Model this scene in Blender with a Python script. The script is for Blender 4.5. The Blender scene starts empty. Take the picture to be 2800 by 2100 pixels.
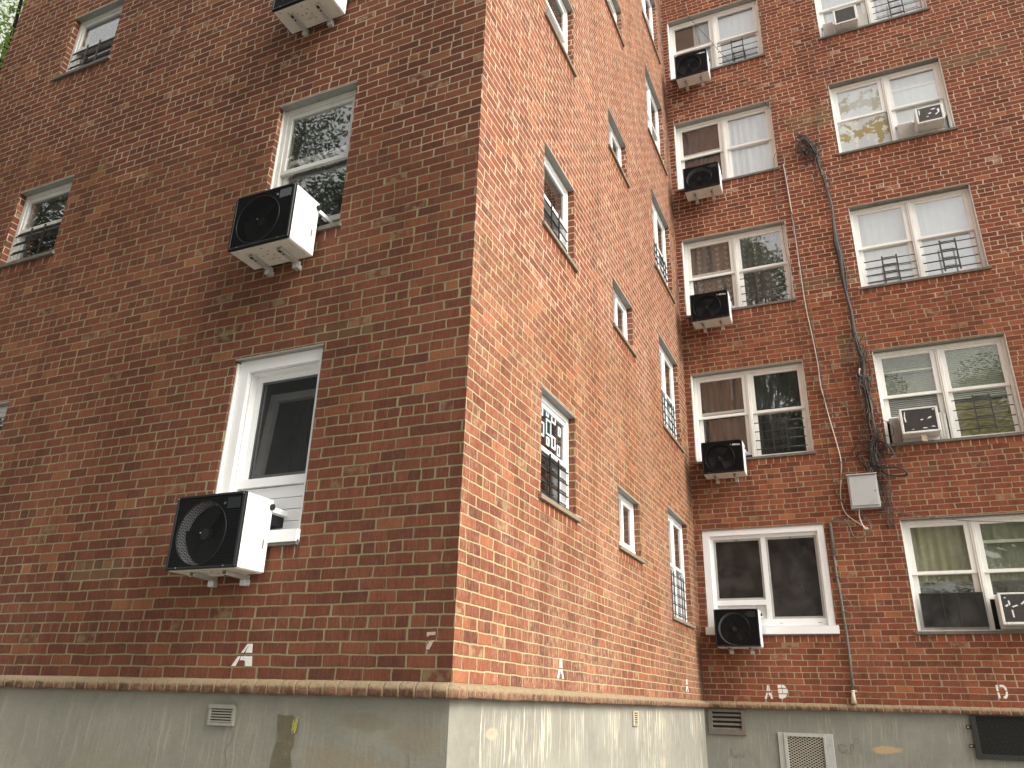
import bpy, bmesh, math, random
from mathutils import Vector, Matrix
random.seed(7)
S = bpy.context.scene
COL = S.collection
R = math.radians

# ------------------------------------------------------------------ camera
cam_data = bpy.data.cameras.new('camera')
cam = bpy.data.objects.new('camera', cam_data)
COL.objects.link(cam)
S.camera = cam
YAW, PITCH, ROLL = -0.4243, 0.3886, 0.0271
fw = Vector((math.sin(YAW)*math.cos(PITCH), math.cos(YAW)*math.cos(PITCH), math.sin(PITCH)))
rt = Vector((math.cos(YAW), -math.sin(YAW), 0)); up = rt.cross(fw)
rt2 = rt*math.cos(ROLL)+up*math.sin(ROLL); up2 = up*math.cos(ROLL)-rt*math.sin(ROLL)
m = Matrix((rt2, up2, -fw)).transposed().to_4x4()
m.translation = Vector((2.3522, -4.4457, 1.7084))
cam.matrix_world = m
cam_data.sensor_width = 36.0
cam_data.lens = 36.0*2134.2/2800.0
cam_data.clip_start = 0.05
cam_data.clip_end = 600.0

# ------------------------------------------------------------------ light
SUN_EL, SUN_AZ = R(42), R(97)          # azimuth clockwise from +Y (so ~ +X, a little toward -Y)
world = bpy.data.worlds.new('World'); S.world = world; world.use_nodes = True
wn = world.node_tree; wn.nodes.clear()
sky = wn.nodes.new('ShaderNodeTexSky'); sky.sky_type = 'NISHITA'; sky.sun_disc = False
sky.sun_elevation = SUN_EL; sky.sun_rotation = SUN_AZ
sky.air_density = 1.0; sky.dust_density = 4.0; sky.ozone_density = 1.0
hs = wn.nodes.new('ShaderNodeHueSaturation'); hs.inputs['Saturation'].default_value = 0.12
bg = wn.nodes.new('ShaderNodeBackground'); bg.inputs['Strength'].default_value = 0.15
wo = wn.nodes.new('ShaderNodeOutputWorld')
warm = wn.nodes.new('ShaderNodeMix'); warm.data_type = 'RGBA'; warm.blend_type = 'MULTIPLY'
warm.inputs[0].default_value = 1.0; warm.inputs[7].default_value = (1.0, 0.985, 0.935, 1.0)     # warm tint multiplied into the sky colour
wn.links.new(sky.outputs[0], hs.inputs['Color']); wn.links.new(hs.outputs[0], warm.inputs[6]); wn.links.new(warm.outputs[2], bg.inputs['Color'])
wn.links.new(bg.outputs[0], wo.inputs['Surface'])
sun_data = bpy.data.lights.new('sun', 'SUN'); sun_data.energy = 0.95; sun_data.angle = R(35)
sun_data.color = (1.0, 0.93, 0.84)
sun = bpy.data.objects.new('sun', sun_data); COL.objects.link(sun)
sdir = Vector((math.sin(SUN_AZ)*math.cos(SUN_EL), math.cos(SUN_AZ)*math.cos(SUN_EL), math.sin(SUN_EL)))
sun.rotation_euler = (-sdir).to_track_quat('-Z', 'Y').to_euler()
sun.location = sdir*60
vs = S.view_settings
vs.view_transform = 'Standard'; vs.look = 'None'; vs.gamma = 1.0; vs.use_curve_mapping = False
vs.exposure = 1.4
S.cycles.max_bounces = 8; S.cycles.transparent_max_bounces = 16; S.cycles.glossy_bounces = 3
S.cycles.diffuse_bounces = 4
S.cycles.use_fast_gi = False

# ------------------------------------------------------------------ node helper
class G:
    def __init__(s, name):
        s.mat = bpy.data.materials.new(name); s.mat.use_nodes = True
        s.nt = s.mat.node_tree; s.nt.nodes.clear()
        s.out = s.nt.nodes.new('ShaderNodeOutputMaterial')
    def new(s, t): return s.nt.nodes.new(t)
    def put(s, sock, v):
        if v is None: return
        if hasattr(v, 'is_output'): s.nt.links.new(v, sock)
        elif isinstance(v, (tuple, list)):
            n = len(sock.default_value)
            v = tuple(v)
            if len(v) < n: v = v+(1.0,)*(n-len(v))
            sock.default_value = v[:n]
        else:
            try: sock.default_value = v
            except TypeError: sock.default_value = (v,)*len(sock.default_value)
    def m(s, op, a, b=None, c=None, clamp=False):
        n = s.new('ShaderNodeMath'); n.operation = op; n.use_clamp = clamp
        for i, v in enumerate((a, b, c)): s.put(n.inputs[i], v)
        return n.outputs[0]
    def add(s, a, b): return s.m('ADD', a, b)
    def sub(s, a, b): return s.m('SUBTRACT', a, b)
    def mul(s, a, b): return s.m('MULTIPLY', a, b)
    def sm(s, x, lo, hi, a=0.0, b=1.0):
        n = s.new('ShaderNodeMapRange'); n.interpolation_type = 'SMOOTHSTEP'
        for i, v in enumerate((x, lo, hi, a, b)): s.put(n.inputs[i], v)
        return n.outputs[0]
    def mix(s, f, a, b, mode='MIX'):
        n = s.new('ShaderNodeMix'); n.data_type = 'RGBA'; n.blend_type = mode
        s.put(n.inputs[0], f); s.put(n.inputs[6], a); s.put(n.inputs[7], b)
        return n.outputs[2]
    def noise(s, vec, scale, detail=3.0, rough=0.55, dist=0.0, out=0):
        n = s.new('ShaderNodeTexNoise')
        if vec is not None: s.put(n.inputs['Vector'], vec)
        s.put(n.inputs['Scale'], scale); s.put(n.inputs['Detail'], detail)
        s.put(n.inputs['Roughness'], rough); s.put(n.inputs['Distortion'], dist)
        return n.outputs[out]
    def xyz(s, x, y, z):
        n = s.new('ShaderNodeCombineXYZ')
        for i, v in enumerate((x, y, z)): s.put(n.inputs[i], v)
        return n.outputs[0]
    def sep(s, v):
        n = s.new('ShaderNodeSeparateXYZ'); s.put(n.inputs[0], v); return n.outputs
    def obj(s):
        return s.new('ShaderNodeTexCoord').outputs['Object']
    def normal(s): return s.new('ShaderNodeNewGeometry').outputs['True Normal']
    def scalev(s, v, x, y, z):
        n = s.new('ShaderNodeVectorMath'); n.operation = 'MULTIPLY'
        s.put(n.inputs[0], v); n.inputs[1].default_value = (x, y, z); return n.outputs[0]
    def ramp(s, f, stops):
        n = s.new('ShaderNodeValToRGB'); s.put(n.inputs[0], f)
        cr = n.color_ramp
        while len(cr.elements) < len(stops): cr.elements.new(0.5)
        for e, (p, c) in zip(cr.elements, stops):
            e.position = p; e.color = tuple(c)+(1.0,) if len(c) == 3 else c
        return n.outputs[0]
    def white(s, vec):
        n = s.new('ShaderNodeTexWhiteNoise'); n.noise_dimensions = '3D'; s.put(n.inputs[0], vec)
        return n.outputs
    def bump(s, h, strength=1.0, dist=0.01):
        n = s.new('ShaderNodeBump'); s.put(n.inputs['Height'], h)
        n.inputs['Strength'].default_value = strength; n.inputs['Distance'].default_value = dist
        return n.outputs[0]
    def pbr(s, col, rough=0.6, metal=0.0, normal=None, spec=0.5, coat=0.0):
        n = s.new('ShaderNodeBsdfPrincipled')
        s.put(n.inputs['Base Color'], col); s.put(n.inputs['Roughness'], rough)
        s.put(n.inputs['Metallic'], metal); s.put(n.inputs['Specular IOR Level'], spec)
        s.put(n.inputs['Coat Weight'], coat)
        if normal is not None: s.put(n.inputs['Normal'], normal)
        return n.outputs[0]
    def done(s, sh):
        s.nt.links.new(sh, s.out.inputs['Surface']); return s.mat
M = {}

# ------------------------------------------------------------------ brick
Z0, CH, BW = 1.815, 0.080, 0.2127
def brick_mat(name, mortar_lo, mortar_hi, zt0, ztu, bricks, seed, haze=0.0, grime=0.0, kind='wall', soot=None, patches=()):
    g = G(name)
    p = g.obj(); nx, ny, nz = g.sep(g.normal())
    x, y, z = g.sep(p)
    ax = g.m('ABSOLUTE', nx); ay = g.m('ABSOLUTE', ny)
    isx = g.m('GREATER_THAN', ax, 0.6)
    u = g.add(g.mul(y, isx), g.mul(x, g.sub(1.0, isx))) if kind == 'wall' else x
    wob = g.noise(p, 3.1, 2.0); wob2 = g.noise(p, 11.0, 2.0)
    zz = g.add(g.sub(z, Z0), g.add(g.mul(g.sub(wob, 0.5), 0.016), g.mul(g.sub(wob2, 0.5), 0.008)))
    uu = g.add(u, g.mul(g.sub(g.noise(g.scalev(p, 1, 1, 1.7), 7.3, 2.0), 0.5), 0.018))
    if kind == 'wall':
        row = g.m('FLOOR', g.m('DIVIDE', zz, CH))
        fz = g.sub(zz, g.mul(row, CH))
        mod = g.m('FLOORED_MODULO', row, 6.0)
        hdr = g.m('COMPARE', mod, 4.0, 0.1)
        par = g.m('FLOORED_MODULO', row, 2.0)
        ch = CH
    else:
        row = g.m('FLOOR', g.mul(z, 0.0)); fz = g.add(g.mul(z, 0.0), 0.04); hdr = g.add(g.mul(z, 0.0), 1.0); par = row; ch = CH
    w = g.m('MULTIPLY_ADD', hdr, -BW*0.5, BW)
    rr = g.white(g.xyz(row, seed, 3.3))[0]
    off = g.add(g.mul(par, 0.5), g.mul(g.sub(rr, 0.5), 0.22))
    uc = g.add(g.m('DIVIDE', uu, w), off)
    colm = g.m('FLOOR', uc)
    fu = g.mul(g.sub(uc, colm), w)
    rnd = g.white(g.xyz(g.add(colm, g.mul(hdr, 400.0)), row, seed))
    rv, rc = rnd[0], rnd[1]
    r1, r2, r3 = g.sep(rc)
    # some joints in header courses fall on a full stretcher: drop a few joints
    jit = g.mul(g.sub(r3, 0.5), 0.010)
    dx = g.m('MINIMUM', g.add(fu, jit), g.sub(g.sub(w, fu), jit))
    dz = g.m('MINIMUM', fz, g.sub(ch, fz))
    # rounded corners: smooth minimum
    d = g.m('SMOOTH_MIN', dx, dz, 0.010)
    fine = g.noise(p, 90.0, 2.0)
    mid = g.noise(p, 38.0, 2.0)
    dj = g.add(d, g.add(g.mul(g.sub(fine, 0.5), 0.0025), g.mul(g.sub(mid, 0.5), 0.0035)))
    mask = g.sm(dj, 0.0044, 0.0075)
    # brick face colour
    base = g.ramp(rv, bricks)
    vs_ = g.noise(g.scalev(g.xyz(u, 0.0, z), 60, 1, 7), 1.0, 3.0, 0.6)     # wire-cut drag marks
    blot = g.noise(g.xyz(g.add(u, g.mul(rv, 40.0)), 0.0, z), 9.0, 3.0, 0.6)
    c = g.mix(g.sm(blot, 0.46, 0.74, 0, 0.42), base, (0.070, 0.030, 0.030))
    c = g.mix(g.sm(vs_, 0.40, 0.70, 0.0, 0.28), c, g.mix(0.5, base, (0.38, 0.14, 0.07)))
    val = g.m('MULTIPLY_ADD', r1, 0.16, 0.92)
    c = g.mix(1.0, c, g.xyz(val, val, val), 'MULTIPLY')
    val2 = g.m('MULTIPLY_ADD', fine, 0.6, 0.7)
    c = g.mix(1.0, c, g.xyz(val2, val2, val2), 'MULTIPLY')
    # odd bricks smeared with mortar
    smear = g.mul(g.m('GREATER_THAN', r2, 0.96), g.sm(g.noise(p, 14.0, 3.0), 0.42, 0.62, 0, 0.75))
    # pale salts
    hz = g.noise(g.scalev(p, 1, 1, 0.55), 1.3, 4.0, 0.6)
    hz2 = g.noise(g.scalev(g.xyz(u, 0.0, z), 70, 1, 12), 1.0, 3.0, 0.65)
    hz3 = g.noise(p, 24.0, 3.0, 0.6)
    if haze > 0:
        hf = g.mul(g.add(g.sm(hz, 0.36, 0.66, 0.25, 1.0), 0.0), g.mul(haze, g.add(g.sm(hz2, 0.42, 0.66), g.sm(hz3, 0.5, 0.7, 0, 0.6))))
        low = g.sm(z, 2.0, 7.5, 1.0, 0.42)
        hf = g.m('MINIMUM', g.mul(hf, low), 0.75)
        c = g.mix(hf, c, (0.54, 0.39, 0.28))
    # mortar colour
    zthr = g.add(zt0, g.mul(u, ztu))
    mz = g.add(g.sub(z, zthr), g.mul(g.sub(g.noise(p, 0.9, 3.0), 0.5), 2.4))
    mf = g.sm(mz, -0.12, 0.12)
    mc = g.mix(mf, mortar_lo, mortar_hi)
    mvar = g.m('MULTIPLY_ADD', g.noise(p, 5.0, 4.0, 0.6), 0.9, 0.55)
    mc = g.mix(1.0, mc, g.xyz(mvar, mvar, mvar), 'MULTIPLY')
    c = g.mix(smear, c, g.mix(0.35, mc, c))
    c = g.mix(mask, mc, c)
    # repaired patches in buff brick
    for (pu, pz, pw, ph) in patches:
        du = g.m('ABSOLUTE', g.sub(u, pu)); dzp = g.m('ABSOLUTE', g.sub(z, pz))
        pm = g.mul(g.m('LESS_THAN', g.add(du, g.mul(g.sub(r1, 0.5), 0.16)), pw), g.m('LESS_THAN', dzp, ph))
        pc = g.mix(mask, (0.36, 0.30, 0.20), g.mix(r2, (0.13, 0.085, 0.045), (0.23, 0.15, 0.085)))
        c = g.mix(g.mul(pm, 0.55), c, pc)
    if grime > 0:
        gr = g.noise(g.scalev(p, 1, 1, 0.4), 0.8, 5.0, 0.6)
        k = g.sm(gr, 0.35, 0.75, 1.0, 1.0-grime)
        st_ = g.noise(g.xyz(g.mul(u, 4.0), seed, g.mul(z, 0.22)), 1.0, 4.0, 0.6)
        k = g.mul(k, g.sm(st_, 0.42, 0.72, 1.0, 0.82))
        c = g.mix(1.0, c, g.xyz(k, k, k), 'MULTIPLY')
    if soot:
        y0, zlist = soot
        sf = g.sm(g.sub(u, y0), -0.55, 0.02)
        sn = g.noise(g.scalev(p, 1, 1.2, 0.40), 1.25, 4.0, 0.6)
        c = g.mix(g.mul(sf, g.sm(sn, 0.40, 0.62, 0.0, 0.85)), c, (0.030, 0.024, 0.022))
    hgt = g.add(g.mul(mask, 0.75), g.add(g.mul(vs_, 0.12), g.mul(fine, 0.13)))
    tilt = g.mul(g.sub(r3, 0.5), g.mul(fz, 1.2))
    nrm = g.bump(g.add(hgt, g.mul(tilt, mask)), 1.0, 0.009)
    return g.done(g.pbr(c, 0.9, 0, nrm, 0.10))

BR_A = [(0.0, (0.112, 0.045, 0.031)), (0.12, (0.131, 0.049, 0.032)), (0.5, (0.149, 0.053, 0.033)), (0.85, (0.168, 0.060, 0.036)), (0.96, (0.188, 0.070, 0.038)), (1.0, (0.235, 0.098, 0.048))]  # front wall tones set darker, putting its shade into the brick colour
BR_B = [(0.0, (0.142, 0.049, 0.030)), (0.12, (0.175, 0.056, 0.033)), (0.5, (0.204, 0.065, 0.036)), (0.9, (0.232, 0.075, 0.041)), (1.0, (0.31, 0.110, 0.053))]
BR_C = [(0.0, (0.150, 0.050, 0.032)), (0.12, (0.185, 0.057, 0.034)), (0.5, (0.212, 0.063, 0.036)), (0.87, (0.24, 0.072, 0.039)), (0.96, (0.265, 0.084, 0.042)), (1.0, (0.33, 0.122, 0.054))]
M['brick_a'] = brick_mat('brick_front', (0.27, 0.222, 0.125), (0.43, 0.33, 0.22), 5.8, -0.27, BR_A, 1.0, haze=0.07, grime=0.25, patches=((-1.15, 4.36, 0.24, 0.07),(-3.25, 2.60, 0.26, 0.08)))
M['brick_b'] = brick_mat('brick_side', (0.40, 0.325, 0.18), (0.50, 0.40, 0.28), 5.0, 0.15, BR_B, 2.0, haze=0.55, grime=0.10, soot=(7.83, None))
M['brick_c'] = brick_mat('brick_rear', (0.35, 0.285, 0.18), (0.55, 0.43, 0.315), 7.9, 0.0, BR_C, 3.0, haze=0.08, grime=0.15, soot=None, patches=((2.55, 11.55, 0.42, 0.20),(2.35, 8.25, 0.55, 0.11),(4.6, 12.55, 0.35, 0.10),(5.1, 12.0, 0.5, 0.12),(2.62, 7.02, 0.22, 0.25),(2.7, 5.6, 0.12, 0.05),(3.35, 4.97, 0.12, 0.04)))
def edge_brick(name, bricks, mortar, seed):
    return brick_mat(name, mortar, mortar, 99.0, 0.0, bricks, seed, kind='course')
M['course_a'] = edge_brick('sill_course_front', BR_A, (0.30, 0.265, 0.18), 5.0)
M['course_b'] = edge_brick('sill_course_side', BR_B, (0.5, 0.40, 0.24), 6.0)
M['course_c'] = edge_brick('sill_course_rear', BR_C, (0.38, 0.315, 0.215), 7.0)

def band_mat(name, top, seed, bricks):
    g = G(name); p = g.obj(); nx, ny, nz = g.sep(g.normal()); x, y, z = g.sep(p)
    isx = g.m('GREATER_THAN', g.m('ABSOLUTE', nx), g.m('ABSOLUTE', ny))
    u = g.add(g.mul(y, isx), g.mul(x, g.sub(1.0, isx)))
    uu = g.add(u, g.mul(g.sub(g.noise(p, 8.0, 2.0), 0.5), 0.02))
    w = 0.112
    uc = g.m('DIVIDE', uu, w); colm = g.m('FLOOR', uc); fu = g.mul(g.sub(uc, colm), w)
    rnd = g.white(g.xyz(colm, seed, 0.0)); r1, r2, r3 = g.sep(rnd[1])
    d = g.m('MINIMUM', fu, g.sub(w, fu))
    mask = g.sm(g.add(d, g.mul(g.sub(g.noise(p, 50.0, 2.0), 0.5), 0.006)), 0.004, 0.009)
    c = g.ramp(rnd[0], bricks)
    c = g.mix(g.sm(g.noise(p, 16.0, 4.0, 0.6), 0.42, 0.68, 0, 0.55), c, (0.34, 0.22, 0.14))
    c = g.mix(mask, (0.28, 0.22, 0.13), c)
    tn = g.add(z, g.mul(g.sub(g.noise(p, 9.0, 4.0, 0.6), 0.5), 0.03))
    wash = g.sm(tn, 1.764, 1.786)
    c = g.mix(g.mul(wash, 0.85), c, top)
    sp = g.noise(p, 70.0, 2.0)
    c = g.mix(g.sm(sp, 0.60, 0.70, 0, 0.7), c, (0.07, 0.045, 0.03))
    h = g.add(g.mul(mask, 0.5), g.add(g.mul(g.noise(p, 30.0, 4.0), 0.6), 0.0))
    return g.done(g.pbr(c, 0.9, 0, g.bump(h, 1.0, 0.012), 0.2))
M['band'] = band_mat('bullnose_brick', (0.265, 0.205, 0.125), 11.0, [(0.0, (0.085, 0.045, 0.033)), (0.5, (0.130, 0.062, 0.041)), (1.0, (0.175, 0.085, 0.052))])

# ------------------------------------------------------------------ concrete
def concrete(name, base, streak, amount, stains=(), axis='x', thr=(0.56, 0.62)):
    g = G(name); p = g.obj(); x, y, z = g.sep(p); u = x if axis == 'x' else y
    n1 = g.noise(p, 1.4, 5.0, 0.6); n2 = g.noise(p, 9.0, 4.0, 0.6)
    c = g.mix(g.sm(n1, 0.3, 0.7, 0, 1), tuple(v*0.86 for v in base), tuple(v*1.10 for v in base))
    c = g.mix(g.sm(n2, 0.45, 0.8, 0, 0.35), c, tuple(v*0.72 for v in base))
    warp = g.mul(g.sub(g.noise(p, 2.2, 3.0), 0.5), 0.10)
    uu = g.add(u, g.add(warp, g.mul(z, -0.03)))
    st = g.noise(g.xyz(g.mul(uu, 34.0), 0.0, g.mul(z, 1.6)), 1.0, 3.0, 0.6)
    st2 = g.noise(g.xyz(g.mul(uu, 85.0), 3.0, g.mul(z, 2.4)), 1.0, 2.0, 0.6)
    topn = g.noise(g.xyz(g.mul(u, 6.0), 0.0, 0.0), 1.0, 4.0, 0.6)
    start = g.sm(g.sub(z, g.mul(topn, 0.16)), 1.64, 1.54)
    lum = g.add(g.sm(st, thr[0], thr[1]), g.sm(st2, thr[0]+0.03, thr[1]+0.03))
    region = g.sm(g.noise(g.xyz(g.mul(u, 1.3), 9.0, g.mul(z, 0.5)), 1.0, 2.0), 0.36, 0.60)
    f = g.m('MINIMUM', g.mul(g.mul(lum, amount), g.mul(start, g.m('MULTIPLY_ADD', region, 0.75, 0.25))), 0.92)
    c = g.mix(f, c, streak)
    for (su, sz, ru, rz, scol, sa) in stains:
        du = g.m('DIVIDE', g.sub(u, su), ru); dz = g.m('DIVIDE', g.sub(z, sz), rz)
        dd = g.m('SQRT', g.add(g.mul(du, du), g.mul(dz, dz)))
        dd = g.add(dd, g.mul(g.sub(g.noise(p, 6.0, 4.0, 0.65), 0.5), 1.3))
        c = g.mix(g.sm(dd, 0.55, 1.05, sa, 0.0), c, scol)
    h = g.add(g.mul(n2, 0.35), g.add(g.mul(st, 0.3), g.mul(g.noise(p, 45.0, 4.0, 0.65), 0.35)))
    return g.done(g.pbr(c, 0.8, 0, g.bump(h, 0.7, 0.012), 0.3))
M['base_a'] = concrete('painted_concrete_front', (0.245, 0.235, 0.192), (0.335, 0.315, 0.25), 0.55, axis='x',
    stains=((-0.72, 1.30, 0.45, 0.16, (0.245, 0.20, 0.13), 0.6), (-0.25, 1.50, 0.22, 0.10, (0.24, 0.20, 0.13), 0.5), (-0.55, 1.58, 0.26, 0.06, (0.21, 0.17, 0.115), 0.5), (-2.75, 1.15, 0.5, 0.2, (0.24, 0.225, 0.15), 0.5)))
M['base_b'] = concrete('painted_concrete_side', (0.250, 0.240, 0.200), (0.58, 0.535, 0.43), 1.0, axis='y', thr=(0.565, 0.60),
    stains=((0.62, 1.52, 0.10, 0.045, (0.43, 0.37, 0.25), 0.8), (0.62, 1.525, 0.055, 0.022, (0.36, 0.29, 0.22), 0.8), (5.35, 1.55, 0.12, 0.07, (0.40, 0.35, 0.25), 0.5), (5.3, 1.13, 0.10, 0.08, (0.40, 0.34, 0.24), 0.5)))
M['base_c'] = concrete('painted_concrete_rear', (0.225, 0.225, 0.192), (0.36, 0.34, 0.275), 0.9, axis='x',
    stains=((2.33, 1.27, 0.22, 0.055, (0.42, 0.30, 0.17), 0.95), (0.9, 1.6, 1.2, 0.3, (0.185, 0.185, 0.155), 0.6)))

# ------------------------------------------------------------------ simple materials
def plain(name, col, rough=0.6, metal=0.0, var=0.12, dirt=None, dirt_amt=0.0, scale=6.0, spec=0.5, bump=0.0, vstreak=False):
    g = G(name); p = g.obj()
    n = g.noise(p, scale, 4.0, 0.6)
    k = g.m('MULTIPLY_ADD', n, 2*var, 1-var)
    c = g.mix(1.0, col, g.xyz(k, k, k), 'MULTIPLY')
    if dirt is not None:
        q = g.scalev(p, 3.0, 3.0, 0.5) if vstreak else p
        d = g.noise(q, scale*2.3, 5.0, 0.68)
        c = g.mix(g.sm(d, 0.50, 0.72, 0.0, dirt_amt), c, dirt)
    nrm = g.bump(g.noise(p, 60.0, 3.0), bump, 0.004) if bump > 0 else None
    return g.done(g.pbr(c, rough, metal, nrm, spec))
M['frame_old'] = plain('weathered_white_aluminium', (0.80, 0.785, 0.745), 0.45, 0, 0.06, (0.50, 0.44, 0.36), 0.22, 3.0, vstreak=True)
M['frame_grey'] = plain('dull_white_aluminium', (0.58, 0.575, 0.54), 0.45, 0, 0.10, (0.30, 0.28, 0.23), 0.35, 3.0)
M['frame_new'] = plain('clean_white_vinyl', (0.80, 0.80, 0.80), 0.35, 0, 0.03, (0.55, 0.54, 0.50), 0.15, 2.0)
M['frame_black'] = plain('black_gasket', (0.012, 0.012, 0.012), 0.5)
M['lintel'] = plain('grey_painted_steel_lintel', (0.27, 0.27, 0.245), 0.55, 0, 0.15, (0.14, 0.115, 0.09), 0.4, 5.0)
M['lintel_old'] = plain('brown_grey_painted_steel_lintel', (0.19, 0.18, 0.15), 0.6, 0, 0.2, (0.07, 0.05, 0.035), 0.6, 5.0)
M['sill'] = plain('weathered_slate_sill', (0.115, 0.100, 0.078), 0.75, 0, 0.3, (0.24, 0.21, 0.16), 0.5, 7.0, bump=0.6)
M['sill_lit'] = plain('weathered_sill_lit_tone', (0.20, 0.16, 0.11), 0.8, 0, 0.3, (0.36, 0.28, 0.18), 0.5, 7.0, bump=0.6)  # lighter copy of the sill, bright side-wall light put into its colour
M['caulk'] = plain('white_caulk', (0.74, 0.73, 0.68), 0.6, 0, 0.1, (0.4, 0.36, 0.3), 0.4, 20.0, bump=1.0)
M['guard'] = plain('black_painted_guard_bar', (0.014, 0.013, 0.012), 0.4, 0, 0.3)
M['guard_brown'] = plain('rusty_brown_guard_bar', (0.060, 0.042, 0.030), 0.5, 0, 0.3, (0.10, 0.05, 0.025), 0.6, 12.0)
M['guard_dark'] = plain('dark_bronze_guard_bar', (0.030, 0.024, 0.021), 0.45, 0, 0.3)
M['ac_white'] = plain('white_enamel_casing', (0.80, 0.80, 0.785), 0.32, 0, 0.03, (0.52, 0.49, 0.43), 0.22, 1.6)
M['ac_under'] = plain('shade_tinted_enamel_underside', (0.66, 0.62, 0.55), 0.45, 0, 0.08, (0.40, 0.34, 0.27), 0.45, 3.0)  # enamel tinted tan: shade and brick bounce put into the colour
M['ac_black'] = plain('black_plastic_grille', (0.008, 0.008, 0.009), 0.5, 0, 0.2, (0.012, 0.012, 0.012), 0.4, 5.0, spec=0.10)
M['ac_guard'] = plain('black_fan_guard', (0.009, 0.009, 0.010), 0.6, 0, 0.2, spec=0.12)
M['ac_rib'] = plain('black_ribs', (0.010, 0.010, 0.011), 0.42, 0, 0.2, spec=0.14)
M['ac_edge'] = plain('black_plastic_edge', (0.012, 0.012, 0.013), 0.35, spec=0.25)
M['ac_dark'] = plain('dark_fan_cavity', (0.010, 0.010, 0.010), 0.6)
M['ac_fan'] = plain('dark_grey_fan_blade', (0.055, 0.057, 0.060), 0.35)
M['ac_barrel'] = plain('pale_grey_fan_barrel', (0.66, 0.67, 0.68), 0.5)
M['badge'] = plain('grey_plastic_badge', (0.065, 0.072, 0.082), 0.4, 0, 0.25, (0.12, 0.13, 0.14), 0.5, 30.0)
M['badge_dark'] = plain('dark_plastic_badge', (0.016, 0.019, 0.021), 0.45, spec=0.2)
M['logo'] = plain('pale_grey_logo', (0.55, 0.56, 0.57), 0.4)
M['screw'] = plain('zinc_screw', (0.45, 0.45, 0.45), 0.35, 0.8)
M['galv'] = plain('galvanised_bracket', (0.52, 0.51, 0.48), 0.4, 0.35, 0.15, (0.25, 0.22, 0.18), 0.4, 12.0)
M['oldac'] = plain('aged_white_enamel', (0.70, 0.69, 0.65), 0.5, 0, 0.1, (0.28, 0.23, 0.17), 0.5, 5.0, vstreak=True)
M['oldac_fin'] = plain('black_condenser_fins', (0.085, 0.082, 0.078), 0.6, 0, 0.4, (0.10, 0.09, 0.08), 0.6, 25.0)
M['oldac_fin_grey'] = plain('grey_condenser_fins', (0.15, 0.148, 0.143), 0.6, 0, 0.3, (0.24, 0.235, 0.225), 0.6, 12.0)
M['flake'] = plain('peeling_white_flake', (0.75, 0.75, 0.74), 0.6)
M['accordion'] = plain('pale_accordion_panel', (0.50, 0.48, 0.43), 0.6, 0, 0.1, (0.3, 0.26, 0.2), 0.4, 8.0)
M['accordion_dark'] = plain('brown_grey_accordion_panel', (0.34, 0.30, 0.28), 0.6, 0, 0.15, (0.1, 0.08, 0.06), 0.4, 8.0)
M['rust_post'] = plain('rusty_cream_bracket', (0.52, 0.47, 0.34), 0.7, 0, 0.15, (0.060, 0.030, 0.015), 1.0, 9.0)
M['box_grey'] = plain('grey_enamel_cabinet', (0.36, 0.37, 0.37), 0.42, 0, 0.06, (0.17, 0.165, 0.15), 0.3, 3.0)
M['box_edge'] = plain('grey_enamel_cabinet_door', (0.42, 0.43, 0.43), 0.38, 0, 0.05, (0.2, 0.2, 0.19), 0.25, 2.5)
M['pipe'] = plain('grey_green_painted_pipe', (0.105, 0.105, 0.085), 0.55, 0, 0.3, (0.24, 0.23, 0.19), 0.6, 14.0, bump=0.5)
M['cable_black'] = plain('black_cable_jacket', (0.020, 0.018, 0.017), 0.5, 0, 0.3, (0.11, 0.095, 0.085), 0.6, 18.0)
M['cable_grey'] = plain('dusty_grey_cable_jacket', (0.10, 0.088, 0.078), 0.55, 0, 0.3)
M['cable_brown'] = plain('dark_brown_cable_jacket', (0.050, 0.030, 0.024), 0.55, 0, 0.3)
M['cable_white'] = plain('white_cable_jacket', (0.62, 0.58, 0.52), 0.5, 0, 0.15, (0.3, 0.26, 0.22), 0.4, 6.0)
M['vent_grey'] = plain('grey_painted_vent', (0.27, 0.26, 0.215), 0.6, 0, 0.15, (0.16, 0.15, 0.11), 0.4, 14.0)
M['vent_brown'] = plain('weathered_brown_vent', (0.135, 0.112, 0.092), 0.65, 0, 0.25, (0.24, 0.21, 0.17), 0.5, 9.0)
M['vent_cream'] = plain('cream_painted_vent', (0.46, 0.41, 0.30), 0.65, 0, 0.2, (0.25, 0.18, 0.12), 0.6, 20.0)
M['alu'] = plain('dull_aluminium_frame', (0.42, 0.42, 0.40), 0.45, 0.2, 0.1, (0.3, 0.28, 0.24), 0.4, 7.0)
M['mesh_cream'] = plain('pale_expanded_metal', (0.44, 0.41, 0.34), 0.5, 0.1, 0.15)
M['black_iron'] = plain('black_iron_grate', (0.014, 0.014, 0.013), 0.5, 0, 0.3, (0.05, 0.048, 0.044), 0.5, 14.0)
M['dark'] = plain('dark_void', (0.010, 0.009, 0.008), 0.9)
M['paint'] = plain('white_stencil_paint', (0.72, 0.71, 0.68), 0.7, 0, 0.06, (0.42, 0.25, 0.20), 0.40, 34.0, bump=1.0)
M['paint_faint'] = plain('faded_pinkish_paint', (0.48, 0.36, 0.31), 0.8, 0, 0.1, (0.25, 0.10, 0.07), 0.6, 40.0, bump=1.0)
M['patch'] = plain('brown_mortar_patch', (0.118, 0.105, 0.063), 0.85, 0, 0.3, (0.20, 0.18, 0.12), 0.5, 8.0, bump=1.0)
M['yellow'] = plain('yellow_graffiti_marker', (0.50, 0.47, 0.10), 0.7)
M['chalk'] = plain('pale_chalk_scribble', (0.36, 0.32, 0.20), 0.8)
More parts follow.
